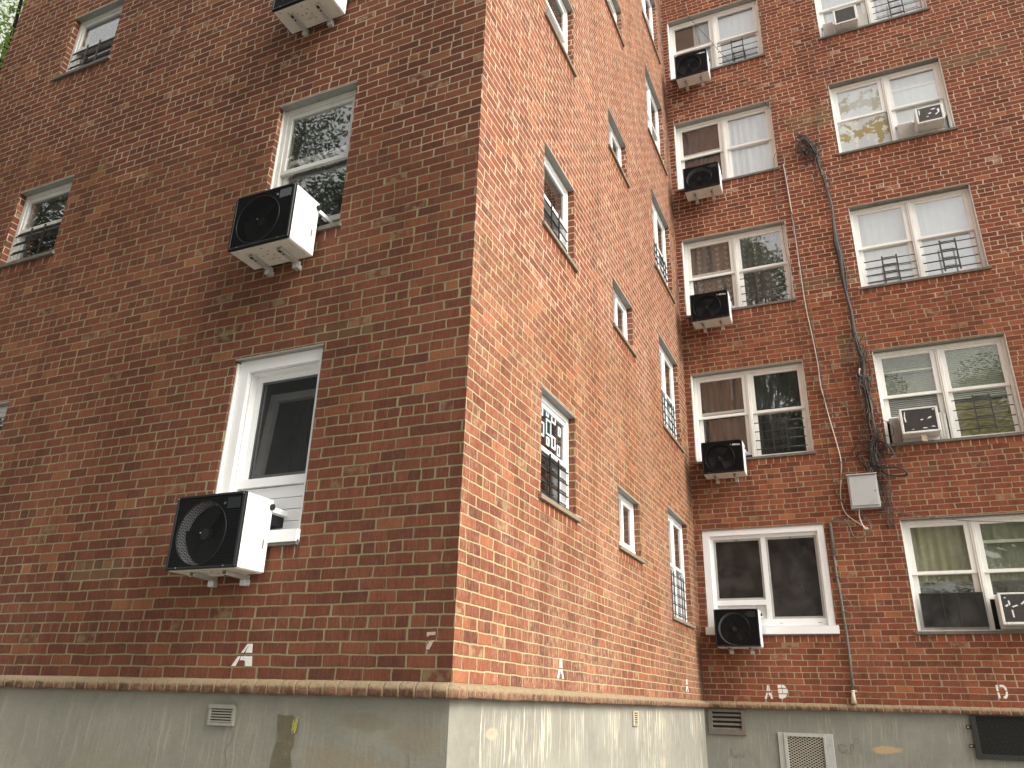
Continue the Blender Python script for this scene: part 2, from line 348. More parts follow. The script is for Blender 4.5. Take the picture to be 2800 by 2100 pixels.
M['scar'] = plain('scratched_plaster', (0.15, 0.15, 0.125), 0.8)
M['room'] = plain('room_plaster', (0.30, 0.28, 0.25), 0.9)
M['roofing'] = plain('roof_felt', (0.08, 0.08, 0.08), 0.9)
M['decal'] = plain('white_window_decal', (0.80, 0.82, 0.84), 0.5)
M['decal_blue'] = plain('pale_blue_window_decal', (0.50, 0.68, 0.82), 0.5)
M['ground'] = plain('worn_concrete_paving', (0.22, 0.21, 0.19), 0.9, 0, 0.25, (0.10, 0.12, 0.06), 0.8, 0.7)
M['bark'] = plain('dark_bark', (0.022, 0.018, 0.015), 0.9, 0, 0.3, scale=8.0, bump=1.0)

def glass_mat(name, base=0.11, tint=(1, 1, 1), rough=0.0, wave=0.02, dust=0.0, dustcol=(0.6, 0.62, 0.62)):
    g = G(name)
    geo = g.new('ShaderNodeNewGeometry'); dp = g.new('ShaderNodeVectorMath'); dp.operation = 'DOT_PRODUCT'
    g.put(dp.inputs[0], geo.outputs['Normal']); g.put(dp.inputs[1], geo.outputs['Incoming'])
    cth = g.m('ABSOLUTE', dp.outputs['Value'])
    f = g.m('MULTIPLY_ADD', g.m('POWER', g.sub(1.0, cth), 4.0), 1.0-base, base)
    p = g.obj()
    nrm = g.bump(g.noise(p, 1.8, 1.0), 1.0, wave*0.12)
    gl = g.new('ShaderNodeBsdfGlossy'); gl.inputs['Roughness'].default_value = rough
    gl.inputs['Color'].default_value = (1, 1, 1, 1); g.put(gl.inputs['Normal'], nrm)
    tr = g.new('ShaderNodeBsdfTransparent'); tr.inputs['Color'].default_value = tuple(tint)+(1,)
    sh = tr.outputs[0]
    if dust > 0:
        df = g.new('ShaderNodeBsdfDiffuse'); df.inputs['Color'].default_value = tuple(dustcol)+(1,)
        dm = g.new('ShaderNodeMixShader')
        dn = g.noise(p, 3.5, 5.0, 0.65)
        g.put(dm.inputs[0], g.sm(dn, 0.3, 0.8, dust*0.3, dust*1.5)); g.nt.links.new(sh, dm.inputs[1]); g.nt.links.new(df.outputs[0], dm.inputs[2])
        sh = dm.outputs[0]
    mx = g.new('ShaderNodeMixShader'); g.put(mx.inputs[0], f)
    g.nt.links.new(sh, mx.inputs[1]); g.nt.links.new(gl.outputs[0], mx.inputs[2])
    return g.done(mx.outputs[0])
M['glass'] = glass_mat('window_glass', 0.16, (0.98, 0.985, 0.98), dust=0.03)
M['glass_low'] = glass_mat('low_reflection_window_glass', 0.075, (0.90, 0.91, 0.90), dust=0.03)  # same glass with reflection turned down, to darken the left panes
M['glass_dim'] = glass_mat('dim_window_glass', 0.10, (0.68, 0.68, 0.66), dust=0.04, dustcol=(0.30, 0.28, 0.26))
M['glass_dusty'] = glass_mat('dusty_window_glass', 0.06, (0.93, 0.95, 0.90), dust=0.14, dustcol=(0.45, 0.46, 0.40))
M['screen'] = glass_mat('insect_screen', 0.030, (0.16, 0.16, 0.16), 0.25, dust=0.30, dustcol=(0.115, 0.104, 0.100))

def cloth(name, col, fold=0.3, pattern=None, emboss=None, trans=0.25):
    g = G(name); p = g.obj(); x, y, z = g.sep(p)
    n = g.noise(g.scalev(p, 9.0, 1, 0.6), 1.0, 3.0, 0.6)
    k = g.m('MULTIPLY_ADD', n, 2*fold, 1-fold)
    c = g.mix(1.0, col, g.xyz(k, k, k), 'MULTIPLY')
    if pattern == 'leaf':
        zz = g.mul(z, 9.0); xx = g.mul(x, 6.2)
        fx = g.m('ABSOLUTE', g.sub(g.m('FRACT', xx), 0.5)); fz = g.m('FRACT', g.add(zz, g.mul(fx, -2.2)))
        v = g.mul(g.m('LESS_THAN', fx, 0.20), g.m('LESS_THAN', fz, 0.20))
        v = g.m('MAXIMUM', v, g.m('LESS_THAN', fx, 0.014))
        c = g.mix(g.mul(v, 0.7), c, (0.62, 0.62, 0.60))
    if pattern == 'gold':
        wv = g.new('ShaderNodeTexWave'); wv.wave_type = 'RINGS'; g.put(wv.inputs['Vector'], g.scalev(p, 1.0, 1.0, 1.0))
        wv.inputs['Scale'].default_value = 5.0; wv.inputs['Distortion'].default_value = 9.0; wv.inputs['Detail'].default_value = 1.0
        c = g.mix(g.mul(wv.outputs['Fac'], 0.8), c, (0.55, 0.46, 0.24))
    if pattern == 'foil':
        f = g.noise(p, 5.0, 4.0, 0.6); e = g.add(f, g.mul(g.m('ABSOLUTE', g.sub(z, emboss)), -0.9))
        c = g.mix(g.sm(e, 0.37, 0.40), c, (0.42, 0.35, 0.18))
        c = g.mix(g.sm(g.noise(p, 11.0, 3.0), 0.56, 0.60, 0, 0.8), c, (0.80, 0.81, 0.82))
    df = g.new('ShaderNodeBsdfDiffuse'); g.put(df.inputs['Color'], c)
    tl = g.new('ShaderNodeBsdfTranslucent'); g.put(tl.inputs['Color'], c)
    mx = g.new('ShaderNodeMixShader'); mx.inputs[0].default_value = trans
    g.nt.links.new(df.outputs[0], mx.inputs[1]); g.nt.links.new(tl.outputs[0], mx.inputs[2])
    return g.done(mx.outputs[0])
M['c_white'] = cloth('white_curtain', (0.82, 0.82, 0.84), 0.22)
M['c_pale'] = cloth('pale_blue_white_shade', (0.80, 0.83, 0.87), 0.06)
M['c_sheet'] = cloth('pale_grey_sheet', (0.78, 0.79, 0.80), 0.10)
M['c_lace'] = cloth('grey_lace_curtain', (0.165, 0.15, 0.14), 0.35, 'leaf')
M['c_brown'] = cloth('brown_curtain', (0.045, 0.035, 0.030), 0.4)
M['c_purple'] = cloth('dim_purple_curtain', (0.085, 0.065, 0.085), 0.45)
M['c_dark'] = cloth('dark_grey_curtain', (0.055, 0.055, 0.058), 0.4)
M['c_beige'] = cloth('beige_curtain', (0.52, 0.475, 0.34), 0.3)
M['c_gold'] = cloth('patterned_gold_cloth', (0.30, 0.235, 0.10), 0.2, 'gold')
M['c_foil'] = cloth('tattered_white_film_with_brown_backing', (0.76, 0.79, 0.79), 0.10, 'foil', 1.12)
M['c_foil_low'] = cloth('tattered_white_film_low', (0.62, 0.65, 0.65), 0.12, 'foil', 0.45)
M['c_green'] = cloth('grey_green_shade', (0.36, 0.38, 0.29), 0.15)
M['blind'] = plain('grey_green_blind_slat', (0.40, 0.43, 0.385), 0.5)
M['blind_dark'] = plain('dark_grey_blind_slat', (0.24, 0.25, 0.235), 0.5)
M['paper'] = plain('pale_green_paper', (0.50, 0.54, 0.42), 0.8)

def leaf_mat(name, c0, c1):
    g = G(name)
    n = g.new('ShaderNodeObjectInfo'); p = g.obj()
    f = g.noise(p, 1.2, 3.0)
    c = g.mix(g.sm(f, 0.3, 0.7), c0, c1)
    df = g.new('ShaderNodeBsdfDiffuse'); g.put(df.inputs['Color'], c)
    tl = g.new('ShaderNodeBsdfTranslucent'); g.put(tl.inputs['Color'], g.mix(0.5, c, (c1[0]*1.3, c1[1]*1.4, c1[2]*0.8)))
    mx = g.new('ShaderNodeMixShader'); mx.inputs[0].default_value = 0.45
    g.nt.links.new(df.outputs[0], mx.inputs[1]); g.nt.links.new(tl.outputs[0], mx.inputs[2])
    return g.done(mx.outputs[0])
M['leaf'] = leaf_mat('tree_leaf', (0.032, 0.046, 0.022), (0.060, 0.080, 0.036))
M['leaf_light'] = leaf_mat('bright_tree_leaf', (0.17, 0.25, 0.07), (0.32, 0.42, 0.15))

# ------------------------------------------------------------------ mesh builder
class MB:
    def __init__(s): s.v = []; s.f = []; s.smooth = set()
    def quad(s, a, b, c, d):
        n = len(s.v); s.v += [a, b, c, d]; s.f.append((n, n+1, n+2, n+3)); return s
    def box(s, x0, x1, y0, y1, z0, z1):
        n = len(s.v)
        s.v += [(x0,y0,z0),(x1,y0,z0),(x1,y1,z0),(x0,y1,z0),(x0,y0,z1),(x1,y0,z1),(x1,y1,z1),(x0,y1,z1)]
        s.f += [(n+3,n+2,n+1,n),(n+4,n+5,n+6,n+7),(n,n+1,n+5,n+4),(n+1,n+2,n+6,n+5),(n+2,n+3,n+7,n+6),(n+3,n,n+4,n+7)]
        return s
    def prism(s, poly, y0, y1):
        """polygon in (x, z) extruded from y0 (front) to y1"""
        n = len(s.v); k = len(poly)
        s.v += [(x, y0, z) for x, z in poly]+[(x, y1, z) for x, z in poly]
        s.f.append(tuple(n+i for i in range(k))); s.f.append(tuple(n+k+i for i in reversed(range(k))))
        for i in range(k):
            j = (i+1) % k; s.f.append((n+i, n+k+i, n+k+j, n+j))
        return s
    def tube(s, pts, r, seg=6, cap=True):
        pts = [Vector(p) for p in pts]; n0 = len(s.v); N = len(pts)
        prev = None
        for i, p in enumerate(pts):
            t = (pts[min(i+1, N-1)]-pts[max(i-1, 0)])
            t = t.normalized() if t.length > 1e-9 else Vector((0, 0, 1))
            a = prev-t*prev.dot(t) if prev is not None else t.orthogonal()
            if a.length < 1e-6: a = t.orthogonal()
            a.normalize(); prev = a
            b = t.cross(a); rr = r[i] if isinstance(r, (list, tuple)) else r
            for k in range(seg):
                th = 2*math.pi*k/seg; s.v.append(tuple(p+a*(rr*math.cos(th))+b*(rr*math.sin(th))))
        for i in range(N-1):
            for k in range(seg):
                q = n0+i*seg; s.smooth.add(len(s.f))
                s.f.append((q+k, q+(k+1) % seg, q+seg+(k+1) % seg, q+seg+k))
        if cap:
            s.f.append(tuple(n0+k for k in reversed(range(seg)))); s.f.append(tuple(n0+(N-1)*seg+k for k in range(seg)))
        return s
    def disc(s, x, z, r, y0, y1, seg=20):
        return s.prism([(x+r*math.cos(2*math.pi*k/seg), z+r*math.sin(2*math.pi*k/seg)) for k in range(seg)], y0, y1)
    def ring(s, x0, x1, z0, z1, w, y0, y1, wl=None, wr=None, wt=None, wb=None):
        """rectangular frame, members butted"""
        wl = w if wl is None else wl; wr = w if wr is None else wr; wt = w if wt is None else wt; wb = w if wb is None else wb
        s.box(x0, x0+wl, y0, y1, z0, z1); s.box(x1-wr, x1, y0, y1, z0, z1)
        s.box(x0+wl, x1-wr, y0, y1, z1-wt, z1); s.box(x0+wl, x1-wr, y0, y1, z0, z0+wb)
        return s
    def build(s, name, mat, parent=None, bevel=0.0, seg=1):
        me = bpy.data.meshes.new(name); me.from_pydata(s.v, [], s.f)
        for i, p in enumerate(me.polygons): p.use_smooth = i in s.smooth
        if bevel > 0:
            bm = bmesh.new(); bm.from_mesh(me)
            bmesh.ops.recalc_face_normals(bm, faces=bm.faces)
            es = [e for e in bm.edges if len(e.link_faces) == 2 and e.calc_face_angle(0) > 0.6]
            bmesh.ops.bevel(bm, geom=es, offset=bevel, segments=seg, profile=0.5, affect='EDGES', clamp_overlap=True)
            bm.to_mesh(me); bm.free()
        else:
            bm = bmesh.new(); bm.from_mesh(me); bmesh.ops.recalc_face_normals(bm, faces=bm.faces); bm.to_mesh(me); bm.free()
        me.materials.append(M[mat] if isinstance(mat, str) else mat)
        o = bpy.data.objects.new(name, me); COL.objects.link(o)
        if parent is not None: o.parent = parent
        return o

def empty(name, loc=(0, 0, 0), rz=0.0, parent=None):
    o = bpy.data.objects.new(name, None); COL.objects.link(o); o.location = loc; o.rotation_euler = (0, 0, rz)
    o.empty_display_size = 0.2
    if parent is not None: o.parent = parent
    return o
def tag(o, label=None, cat=None, group=None, kind=None):
    if label: o['label'] = label
    if cat: o['category'] = cat
    if group: o['group'] = group
    if kind: o['kind'] = kind
    return o
def copy_tree(o, parent=None):
    c = o.copy(); COL.objects.link(c)
    if parent is not None: c.parent = parent
    for ch in list(o.children): copy_tree(ch, c)
    return c
def text_mesh(txt, size, shear=0.0, bold=0.0):
    cu = bpy.data.curves.new('lettering', 'FONT'); cu.body = txt; cu.size = size; cu.shear = shear; cu.offset = bold
    cu.extrude = 0.0006; cu.align_x = 'LEFT'
    o = bpy.data.objects.new('lettering', cu); COL.objects.link(o)
    dg = bpy.context.evaluated_depsgraph_get(); dg.update()
    me = bpy.data.meshes.new_from_object(o.evaluated_get(dg))
    bpy.data.objects.remove(o); bpy.data.curves.remove(cu)
    return me
def smooth_path(pts, n=6):
    P = [Vector(p) for p in pts]; out = []
    for i in range(len(P)-1):
        p0, p1, p2, p3 = P[max(i-1, 0)], P[i], P[i+1], P[min(i+2, len(P)-1)]
        for k in range(n):
            t = k/n
            out.append(0.5*((2*p1)+(p2-p0)*t+(2*p0-5*p1+4*p2-p3)*t*t+(3*p1-p0-3*p2+p3)*t**3))
    out.append(P[-1]); return out

# ------------------------------------------------------------------ building
LY = 7.8286; H = 2.64; TOP = 19.5
XL, XR = -7.0914, 12.0
RD = 0.12                      # depth of the masonry reveal in front of the window frame
bld = tag(empty('apartment_building'), 'red brick apartment block with painted concrete base, brick ledge and white framed windows', 'building')

HEAD = 4.279
A2 = (-2.1612, -1.282); A1 = (-5.8163, -4.954)
B1 = (1.3927, 2.2671); B2 = (3.6737, 4.5565); B3 = (6.0524, 7.3019)
C1 = (0.1176, 1.8993); C2 = (2.914, 4.7011); C3 = (6.2, 7.99)
SB_A2, SB_A1, SB_B1, SB_B2, SB_B3, SB_C = 2.704, 3.263, 3.263, 3.254, 2.768, 2.703
WIN = []   # wall, u0, u1, slab bottom, head, kind, floor
for n in range(1, 5): WIN.append(('A', *A2, SB_A2+(n-1)*H, HEAD+(n-1)*H, 'A2', n))
for n in range(1, 5): WIN.append(('A', *A1, SB_A1+(n-1)*H, HEAD+(n-1)*H, 'A1', n))
for n in range(1, 5): WIN.append(('B', *B1, SB_B1+(n-1)*H, HEAD+(n-1)*H, 'B1', n))
for n in range(1, 5): WIN.append(('B', *B2, SB_B2+(n-1)*H, 3.964+(n-1)*H, 'B2', n))
for n in range(1, 6): WIN.append(('B', *B3, SB_B3+(n-1)*H, HEAD+(n-1)*H, 'B3', n))
for n in range(1, 6): WIN.append(('C', *C1, SB_C+(n-1)*H, HEAD+(n-1)*H, 'C1', n))
for n in range(1, 6): WIN.append(('C', *C2, SB_C+(n-1)*H, HEAD+(n-1)*H, 'C2', n))
TF = {'A': lambda u, d, z: (u, d, z), 'B': lambda u, d, z: (-d, u, z), 'C': lambda u, d, z: (u, LY+d, z)}
SLAB = 0.045
def wall(wid, u0, u1, z0, z1, mat):
    holes = [(w[1], w[2], w[3], w[4]) for w in WIN if w[0] == wid]
    us = sorted({u0, u1, *[h[0] for h in holes], *[h[1] for h in holes]})
    zs = sorted({z0, z1, *[h[2] for h in holes], *[h[3] for h in holes]})
    t = TF[wid]; mb = MB(); T = 0.30
    for i in range(len(us)-1):
        for j in range(len(zs)-1):
            cu, cz = (us[i]+us[i+1])/2, (zs[j]+zs[j+1])/2
            if any(h[0] < cu < h[1] and h[2] < cz < h[3] for h in holes): continue
            a, b, c, d = us[i], us[i+1], zs[j], zs[j+1]
            mb.quad(t(a, 0, c), t(b, 0, c), t(b, 0, d), t(a, 0, d))
            mb.quad(t(b, T, c), t(a, T, c), t(a, T, d), t(b, T, d))
    for a, b, c, d in holes:
        mb.quad(t(a, 0, c), t(a, 0, d), t(a, T, d), t(a, T, c)); mb.quad(t(b, 0, d), t(b, 0, c), t(b, T, c), t(b, T, d))
        mb.quad(t(a, 0, d), t(b, 0, d), t(b, T, d), t(a, T, d)); mb.quad(t(b, 0, c), t(a, 0, c), t(a, T, c), t(b, T, c))
    me = bpy.data.meshes.new('brick_wall')
    bm = bmesh.new(); vs_ = [bm.verts.new(v) for v in mb.v]
    for f in mb.f: bm.faces.new([vs_[k] for k in f])
    bmesh.ops.remove_doubles(bm, verts=bm.verts, dist=1e-5)
    bm.to_mesh(me); bm.free()
    me.materials.append(M[mat]); o = bpy.data.objects.new('brick_wall', me); COL.objects.link(o); o.parent = bld
    return o
wa = wall('A', XL, 0.0, Z0-0.03, TOP, 'brick_a'); tag(wa, 'brown red brick front wall, toned darker for shade')
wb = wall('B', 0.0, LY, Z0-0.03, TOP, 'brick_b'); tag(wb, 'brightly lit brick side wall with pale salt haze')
wc = wall('C', 0.0, XR, Z0-0.03, TOP, 'brick_c'); tag(wc, 'brick rear wall of the courtyard corner')
# the sides nobody sees, roof, and rooms
MB().box(XL, XL+0.3, 0.30, 17.0, -0.3, TOP).build('gable_wall', 'brick_c', bld)
MB().box(XL+0.3, XR, 16.7, 17.0, -0.3, TOP).build('back_wall', 'brick_c', bld)
MB().box(XR-0.3, XR, LY+0.30, 16.7, -0.3, TOP).build('end_wall', 'brick_c', bld)
MB().box(XL-0.1, 0.02, -0.1+0.12, LY+0.3, TOP, TOP+0.25).box(XL-0.1, XR+0.1, LY+0.302, 17.1, TOP, TOP+0.25).build('roof', 'roofing', bld)
rm = MB()
for n in range(0, 7):
    zf = 1.70+n*H
    rm.box(XL+0.3, -0.3, 0.30, LY+0.3, zf, zf+0.2); rm.box(XL+0.3, XR-0.3, LY+0.304, 16.7, zf, zf+0.2)
rm.box(XL+0.3, -0.31, 3.2, 3.3, 1.9, TOP); rm.box(-3.6, -3.5, 0.31, 3.19, 1.9, TOP); rm.box(-2.9, -2.8, 3.31, LY+0.3, 1.9, TOP)
rm.box(XL+0.3, XR-0.3, LY+3.4, LY+3.5, 1.9, TOP); rm.box(2.35, 2.45, LY+0.31, LY+3.39, 1.9, TOP); rm.box(5.4, 5.5, LY+0.31, LY+3.39, 1.9, TOP)
rm.build('interior_wall', 'room', bld)

# foundation and ledge
IN = 0.015
def fnd(pts, mat, lab):
    o = MB().box(*pts).build('foundation', mat, bld); tag(o, lab); return o
fnd((XL+IN, -IN, IN, 0.45, -0.4, Z0-0.05), 'base_a', 'grey green painted concrete base with tan stains')
fnd((-0.45, -IN, 0.4504, LY+IN, -0.4, Z0-0.05), 'base_b', 'pale concrete base streaked with white drips')
fnd((-0.45, XR, LY+IN, LY+0.45, -0.4, Z0-0.05), 'base_c', 'grey painted concrete base with faint streaks')
prof = [(0.0, Z0+0.003), (0.018, Z0-0.002), (0.036, Z0-0.012), (0.048, Z0-0.028), (0.053, Z0-0.045), (0.053, Z0-0.079), (0.047, Z0-0.086), (-0.05, Z0-0.086)]
def sweep():
    path = [(XL-0.0, 0.0, 0, -1)]
    k = 90
    for i in range(1, k): path.append((XL+(0-XL)*i/k, 0.0, 0, -1))
    path.append((0.0, 0.0, 1, -1))
    k = 100
    for i in range(1, k): path.append((0.0, LY*i/k, 1, 0))
    path.append((0.0, LY, 1, -1))
    k = 130
    for i in range(1, k+1): path.append((XR*i/k, LY, 0, -1))
    mb = MB(); rnd = random.Random(3); np_ = len(prof)
    for (x, y, nx, ny) in path:
        j = rnd.uniform(-0.004, 0.004); j2 = rnd.uniform(-0.005, 0.004)
        for i, (n, z) in enumerate(prof):
            dn = j if 2 <= i <= 6 else 0.0; dz = j2 if i >= 5 else j*0.6
            mb.v.append((x+nx*(n+dn), y+ny*(n+dn), z+dz))
    for a in range(len(path)-1):
        for i in range(np_-1):
            q = a*np_+i; mb.smooth.add(len(mb.f)); mb.f.append((q, q+1, q+np_+1, q+np_))
    return mb
tag(sweep().build('water_table_ledge', 'band', bld), 'rounded brick ledge between the concrete base and the brick walls')

# ------------------------------------------------------------------ windows
M['c_greyband'] = cloth('plain_grey_curtain', (0.26, 0.26, 0.27), 0.1)
def curtain(name, W, z0, z1, mat, x0, x1, d, amp=0.02, waves=9, parent=None, seed=0):
    mb = MB(); n = 44; rnd = random.Random(seed); ph = rnd.uniform(0, 6)
    for i in range(n+1):
        x = x0+(x1-x0)*i/n
        y = d+amp*math.sin(2*math.pi*waves*i/n+ph+1.3*math.sin(5*i/n))+0.4*amp*math.sin(17*i/n+ph)
        mb.v += [(x, y, z0), (x, y*0.6+d*0.4, z1)]
    for i in range(n): mb.smooth.add(len(mb.f)); mb.f.append((2*i, 2*i+2, 2*i+3, 2*i+1))
    return mb.build(name, mat, parent)
def guard(W, x0, x1, z0, z1, nb, d, r, mat, parent, double=False):
    mb = MB(); up = (0.36, 0.64)
    for i in range(nb):
        z = z0+0.03+(z1-z0-0.06)*i/(nb-1)
        mb.tube([(x0, d, z), (x1, d, z)], r, 6)
        mb.tube([(x0+(x1-x0)*(up[0]-0.002), d+0.016, z+0.034), (x0+(x1-x0)*(up[1]+0.002), d+0.016, z+0.034)], r*0.9, 6)
        if double: mb.tube([(x0, d+0.016, z+0.034), (x1, d+0.016, z+0.034)], r*0.8, 6)
    for t in up: mb.box(x0+(x1-x0)*t-r*1.2, x0+(x1-x0)*t+r*1.2, d-r*2.2, d-r*0.9, z0-0.02, z1+0.02)
    return mb.build('guard', mat, parent)
def place(wid, u0, z):
    if wid == 'A': return (u0, 0.0, z), 0.0
    if wid == 'B': return (0.0, u0, z), math.pi/2
    return (u0, LY, z), 0.0
def base_window(w, fm, lm, sm, cm, panning=True, label=None, sill_over=0.03, mb=None):
    """origin: lower left of the opening at the wall face, on top of the sill slab; x along the wall, +y inward"""
    wid, u0, u1, sb, hd, kind, n = w
    W = u1-u0; zt = sb+SLAB; Ht = hd-0.010-zt
    loc, rz = place(wid, u0, zt)
    f = mb or MB()
    win = f.build('window', fm, bld, bevel=0.0025); win.location = loc; win.rotation_euler = (0, 0, rz)
    if label: win['label'] = label
    MB().box(0.001, W-0.001, 0.004, 0.118, Ht+0.001, Ht+0.009).box(0.001, W-0.001, -0.004, 0.0038, Ht-0.002, Ht+0.009).build('lintel', lm, win)
    rnd = random.Random(int(u0*100)+n*7)
    s = MB().box(-sill_over, W+sill_over, -0.032, -0.001, -SLAB+0.001, -0.001).box(0.001, W-0.001, -0.0008, 0.16, -SLAB+0.001, -0.003)
    s.build('sill', sm, win, bevel=0.004)
    MB().box(-0.02, W+0.02, -0.003, 0.02, -SLAB-0.086, -SLAB-0.0005).build('sill_course', cm, win)
    return win, W, Ht
def pane(win, x0, x1, z0, z1, d, mat='glass'):
    return MB().box(x0, x1, d, d+0.005, z0, z1).build('pane', mat, win)
def sash(win, x0, x1, z0, z1, d, mat, wl=0.045, wr=0.045, wt=0.05, wb=0.05, th=0.035):
    return MB().ring(x0, x1, z0, z1, 0.05, d, d+th, wl, wr, wt, wb).build('sash', mat, win, bevel=0.003)
def frame_pair(W, Ht, jamb=0.05, mull=0.07, d0=0.112, d1=0.22, headw=0.05, sillh=0.02, pan=True):
    f = MB()
    f.box(0.0005, jamb, d0, d1, 0, Ht); f.box(W-jamb, W-0.0005, d0, d1, 0, Ht)
    f.box(jamb, W-jamb, d0, d1, Ht-headw, Ht); f.box(jamb, W-jamb, d0-0.02, d1, 0, sillh)
    c = W/2
    if mull: 
        f.box(c-mull/2, c-0.014, d0+0.004, d1, sillh, Ht-headw); f.box(c+0.014, c+mull/2, d0+0.004, d1, sillh, Ht-headw)
        f.box(c-0.012, c+0.012, d0-0.004, d1, sillh, Ht-headw)
    if pan:
        f.box(0.0008, 0.010, 0.003, d0-0.001, 0, Ht); f.box(W-0.010, W-0.0008, 0.003, d0-0.001, 0, Ht)
        f.box(jamb*0.3, jamb*0.6, d0-0.012, d0-0.0005, 0.02, Ht-headw*0.3); f.box(W-jamb*0.6, W-jamb*0.3, d0-0.012, d0-0.0005, 0.02, Ht-headw*0.3)
        f.box(jamb*0.6+0.001, W-jamb*0.6-0.001, d0-0.010, d0-0.0005, Ht-headw*0.55, Ht-headw*0.3)
    return f
def double_hung(win, x0, x1, z0, z1, zm, fm, d=0.135, lift=0.0, g1='glass', g2='glass', stile=0.05):
    sash(win, x0, x1, zm-0.022, z1, d, fm, stile, stile, 0.045, 0.045)
    pane(win, x0+stile-0.008, x1-stile+0.008, zm+0.02, z1-0.04, d+0.014, g1)
    zl = z0+lift; zu = zm+0.022+lift
    sash(win, x0+0.004, x1-0.004, zl, zu, d+0.042, fm, stile, stile, 0.045, 0.055)
    if lift < 0.5: pane(win, x0+stile-0.006, x1-stile+0.006, zl+0.05, zu-0.04, d+0.058, g2)

WINS = {}
fl = ['first', 'second', 'third', 'fourth', 'fifth']
# ---- wall C pairs
Cspec = {
 ('C1', 5): dict(l=('c_white', 0.42), r='c_pale', ac='sleek', guard='guard_dark', extra='fanbox', lab='pair of white sashes with pale shades, top of the left rear column'),
 ('C1', 4): dict(l='c_purple', r='c_white', lab='pair of white sashes, purple curtain left and white curtains right'),
 ('C1', 3): dict(l='c_lace', r='c_lace', guard='guard_brown', lab='pair of white sashes with lace curtains embroidered with leaves'),
 ('C1', 2): dict(l='c_brown', r='c_dark', guard='guard_dark', g='glass', lab='pair of white sashes with dim dark curtains'),
 ('C2', 5): dict(l='c_pale', r='c_white', guard='guard_dark', lab='topmost right rear window with pale shades'),
 ('C2', 4): dict(l='c_foil', r='c_sheet', lab='pair of white sashes lined with tattered white film'),
 ('C2', 3): dict(l='c_sheet', r='c_pale', guard2='guard_dark', lab='pair of white sashes with pale sheets and two bar guards'),
 ('C2', 2): dict(l='blind', r='blind', guard='guard_dark', lab='pair of white sashes with grey green blinds'),
 ('C2', 1): dict(l='c_beige', r='c_green', lab='pair of white sashes with beige curtain and dark lower screen'),
}
def blinds(win, x0, x1, z0, z1, d, mat):
    mb = MB(); n = int((z1-z0)/0.030)
    for i in range(n):
        z = z0+i*0.030
        k = len(mb.v)
        mb.v += [(x0, d, z), (x1, d, z), (x1, d+0.012, z+0.026), (x0, d+0.012, z+0.026), (x0, d+0.0016, z-0.001), (x1, d+0.0016, z-0.001), (x1, d+0.0136, z+0.025), (x0, d+0.0136, z+0.025)]
        mb.f += [(k, k+1, k+2, k+3), (k+7, k+6, k+5, k+4), (k, k+4, k+5, k+1), (k+2, k+6, k+7, k+3)]
    for t in (0.12, 0.5, 0.88): mb.box(x0+(x1-x0)*t-0.0015, x0+(x1-x0)*t+0.0015, d-0.004, d-0.002, z0, z1)
    return mb.build('blind', mat, win)
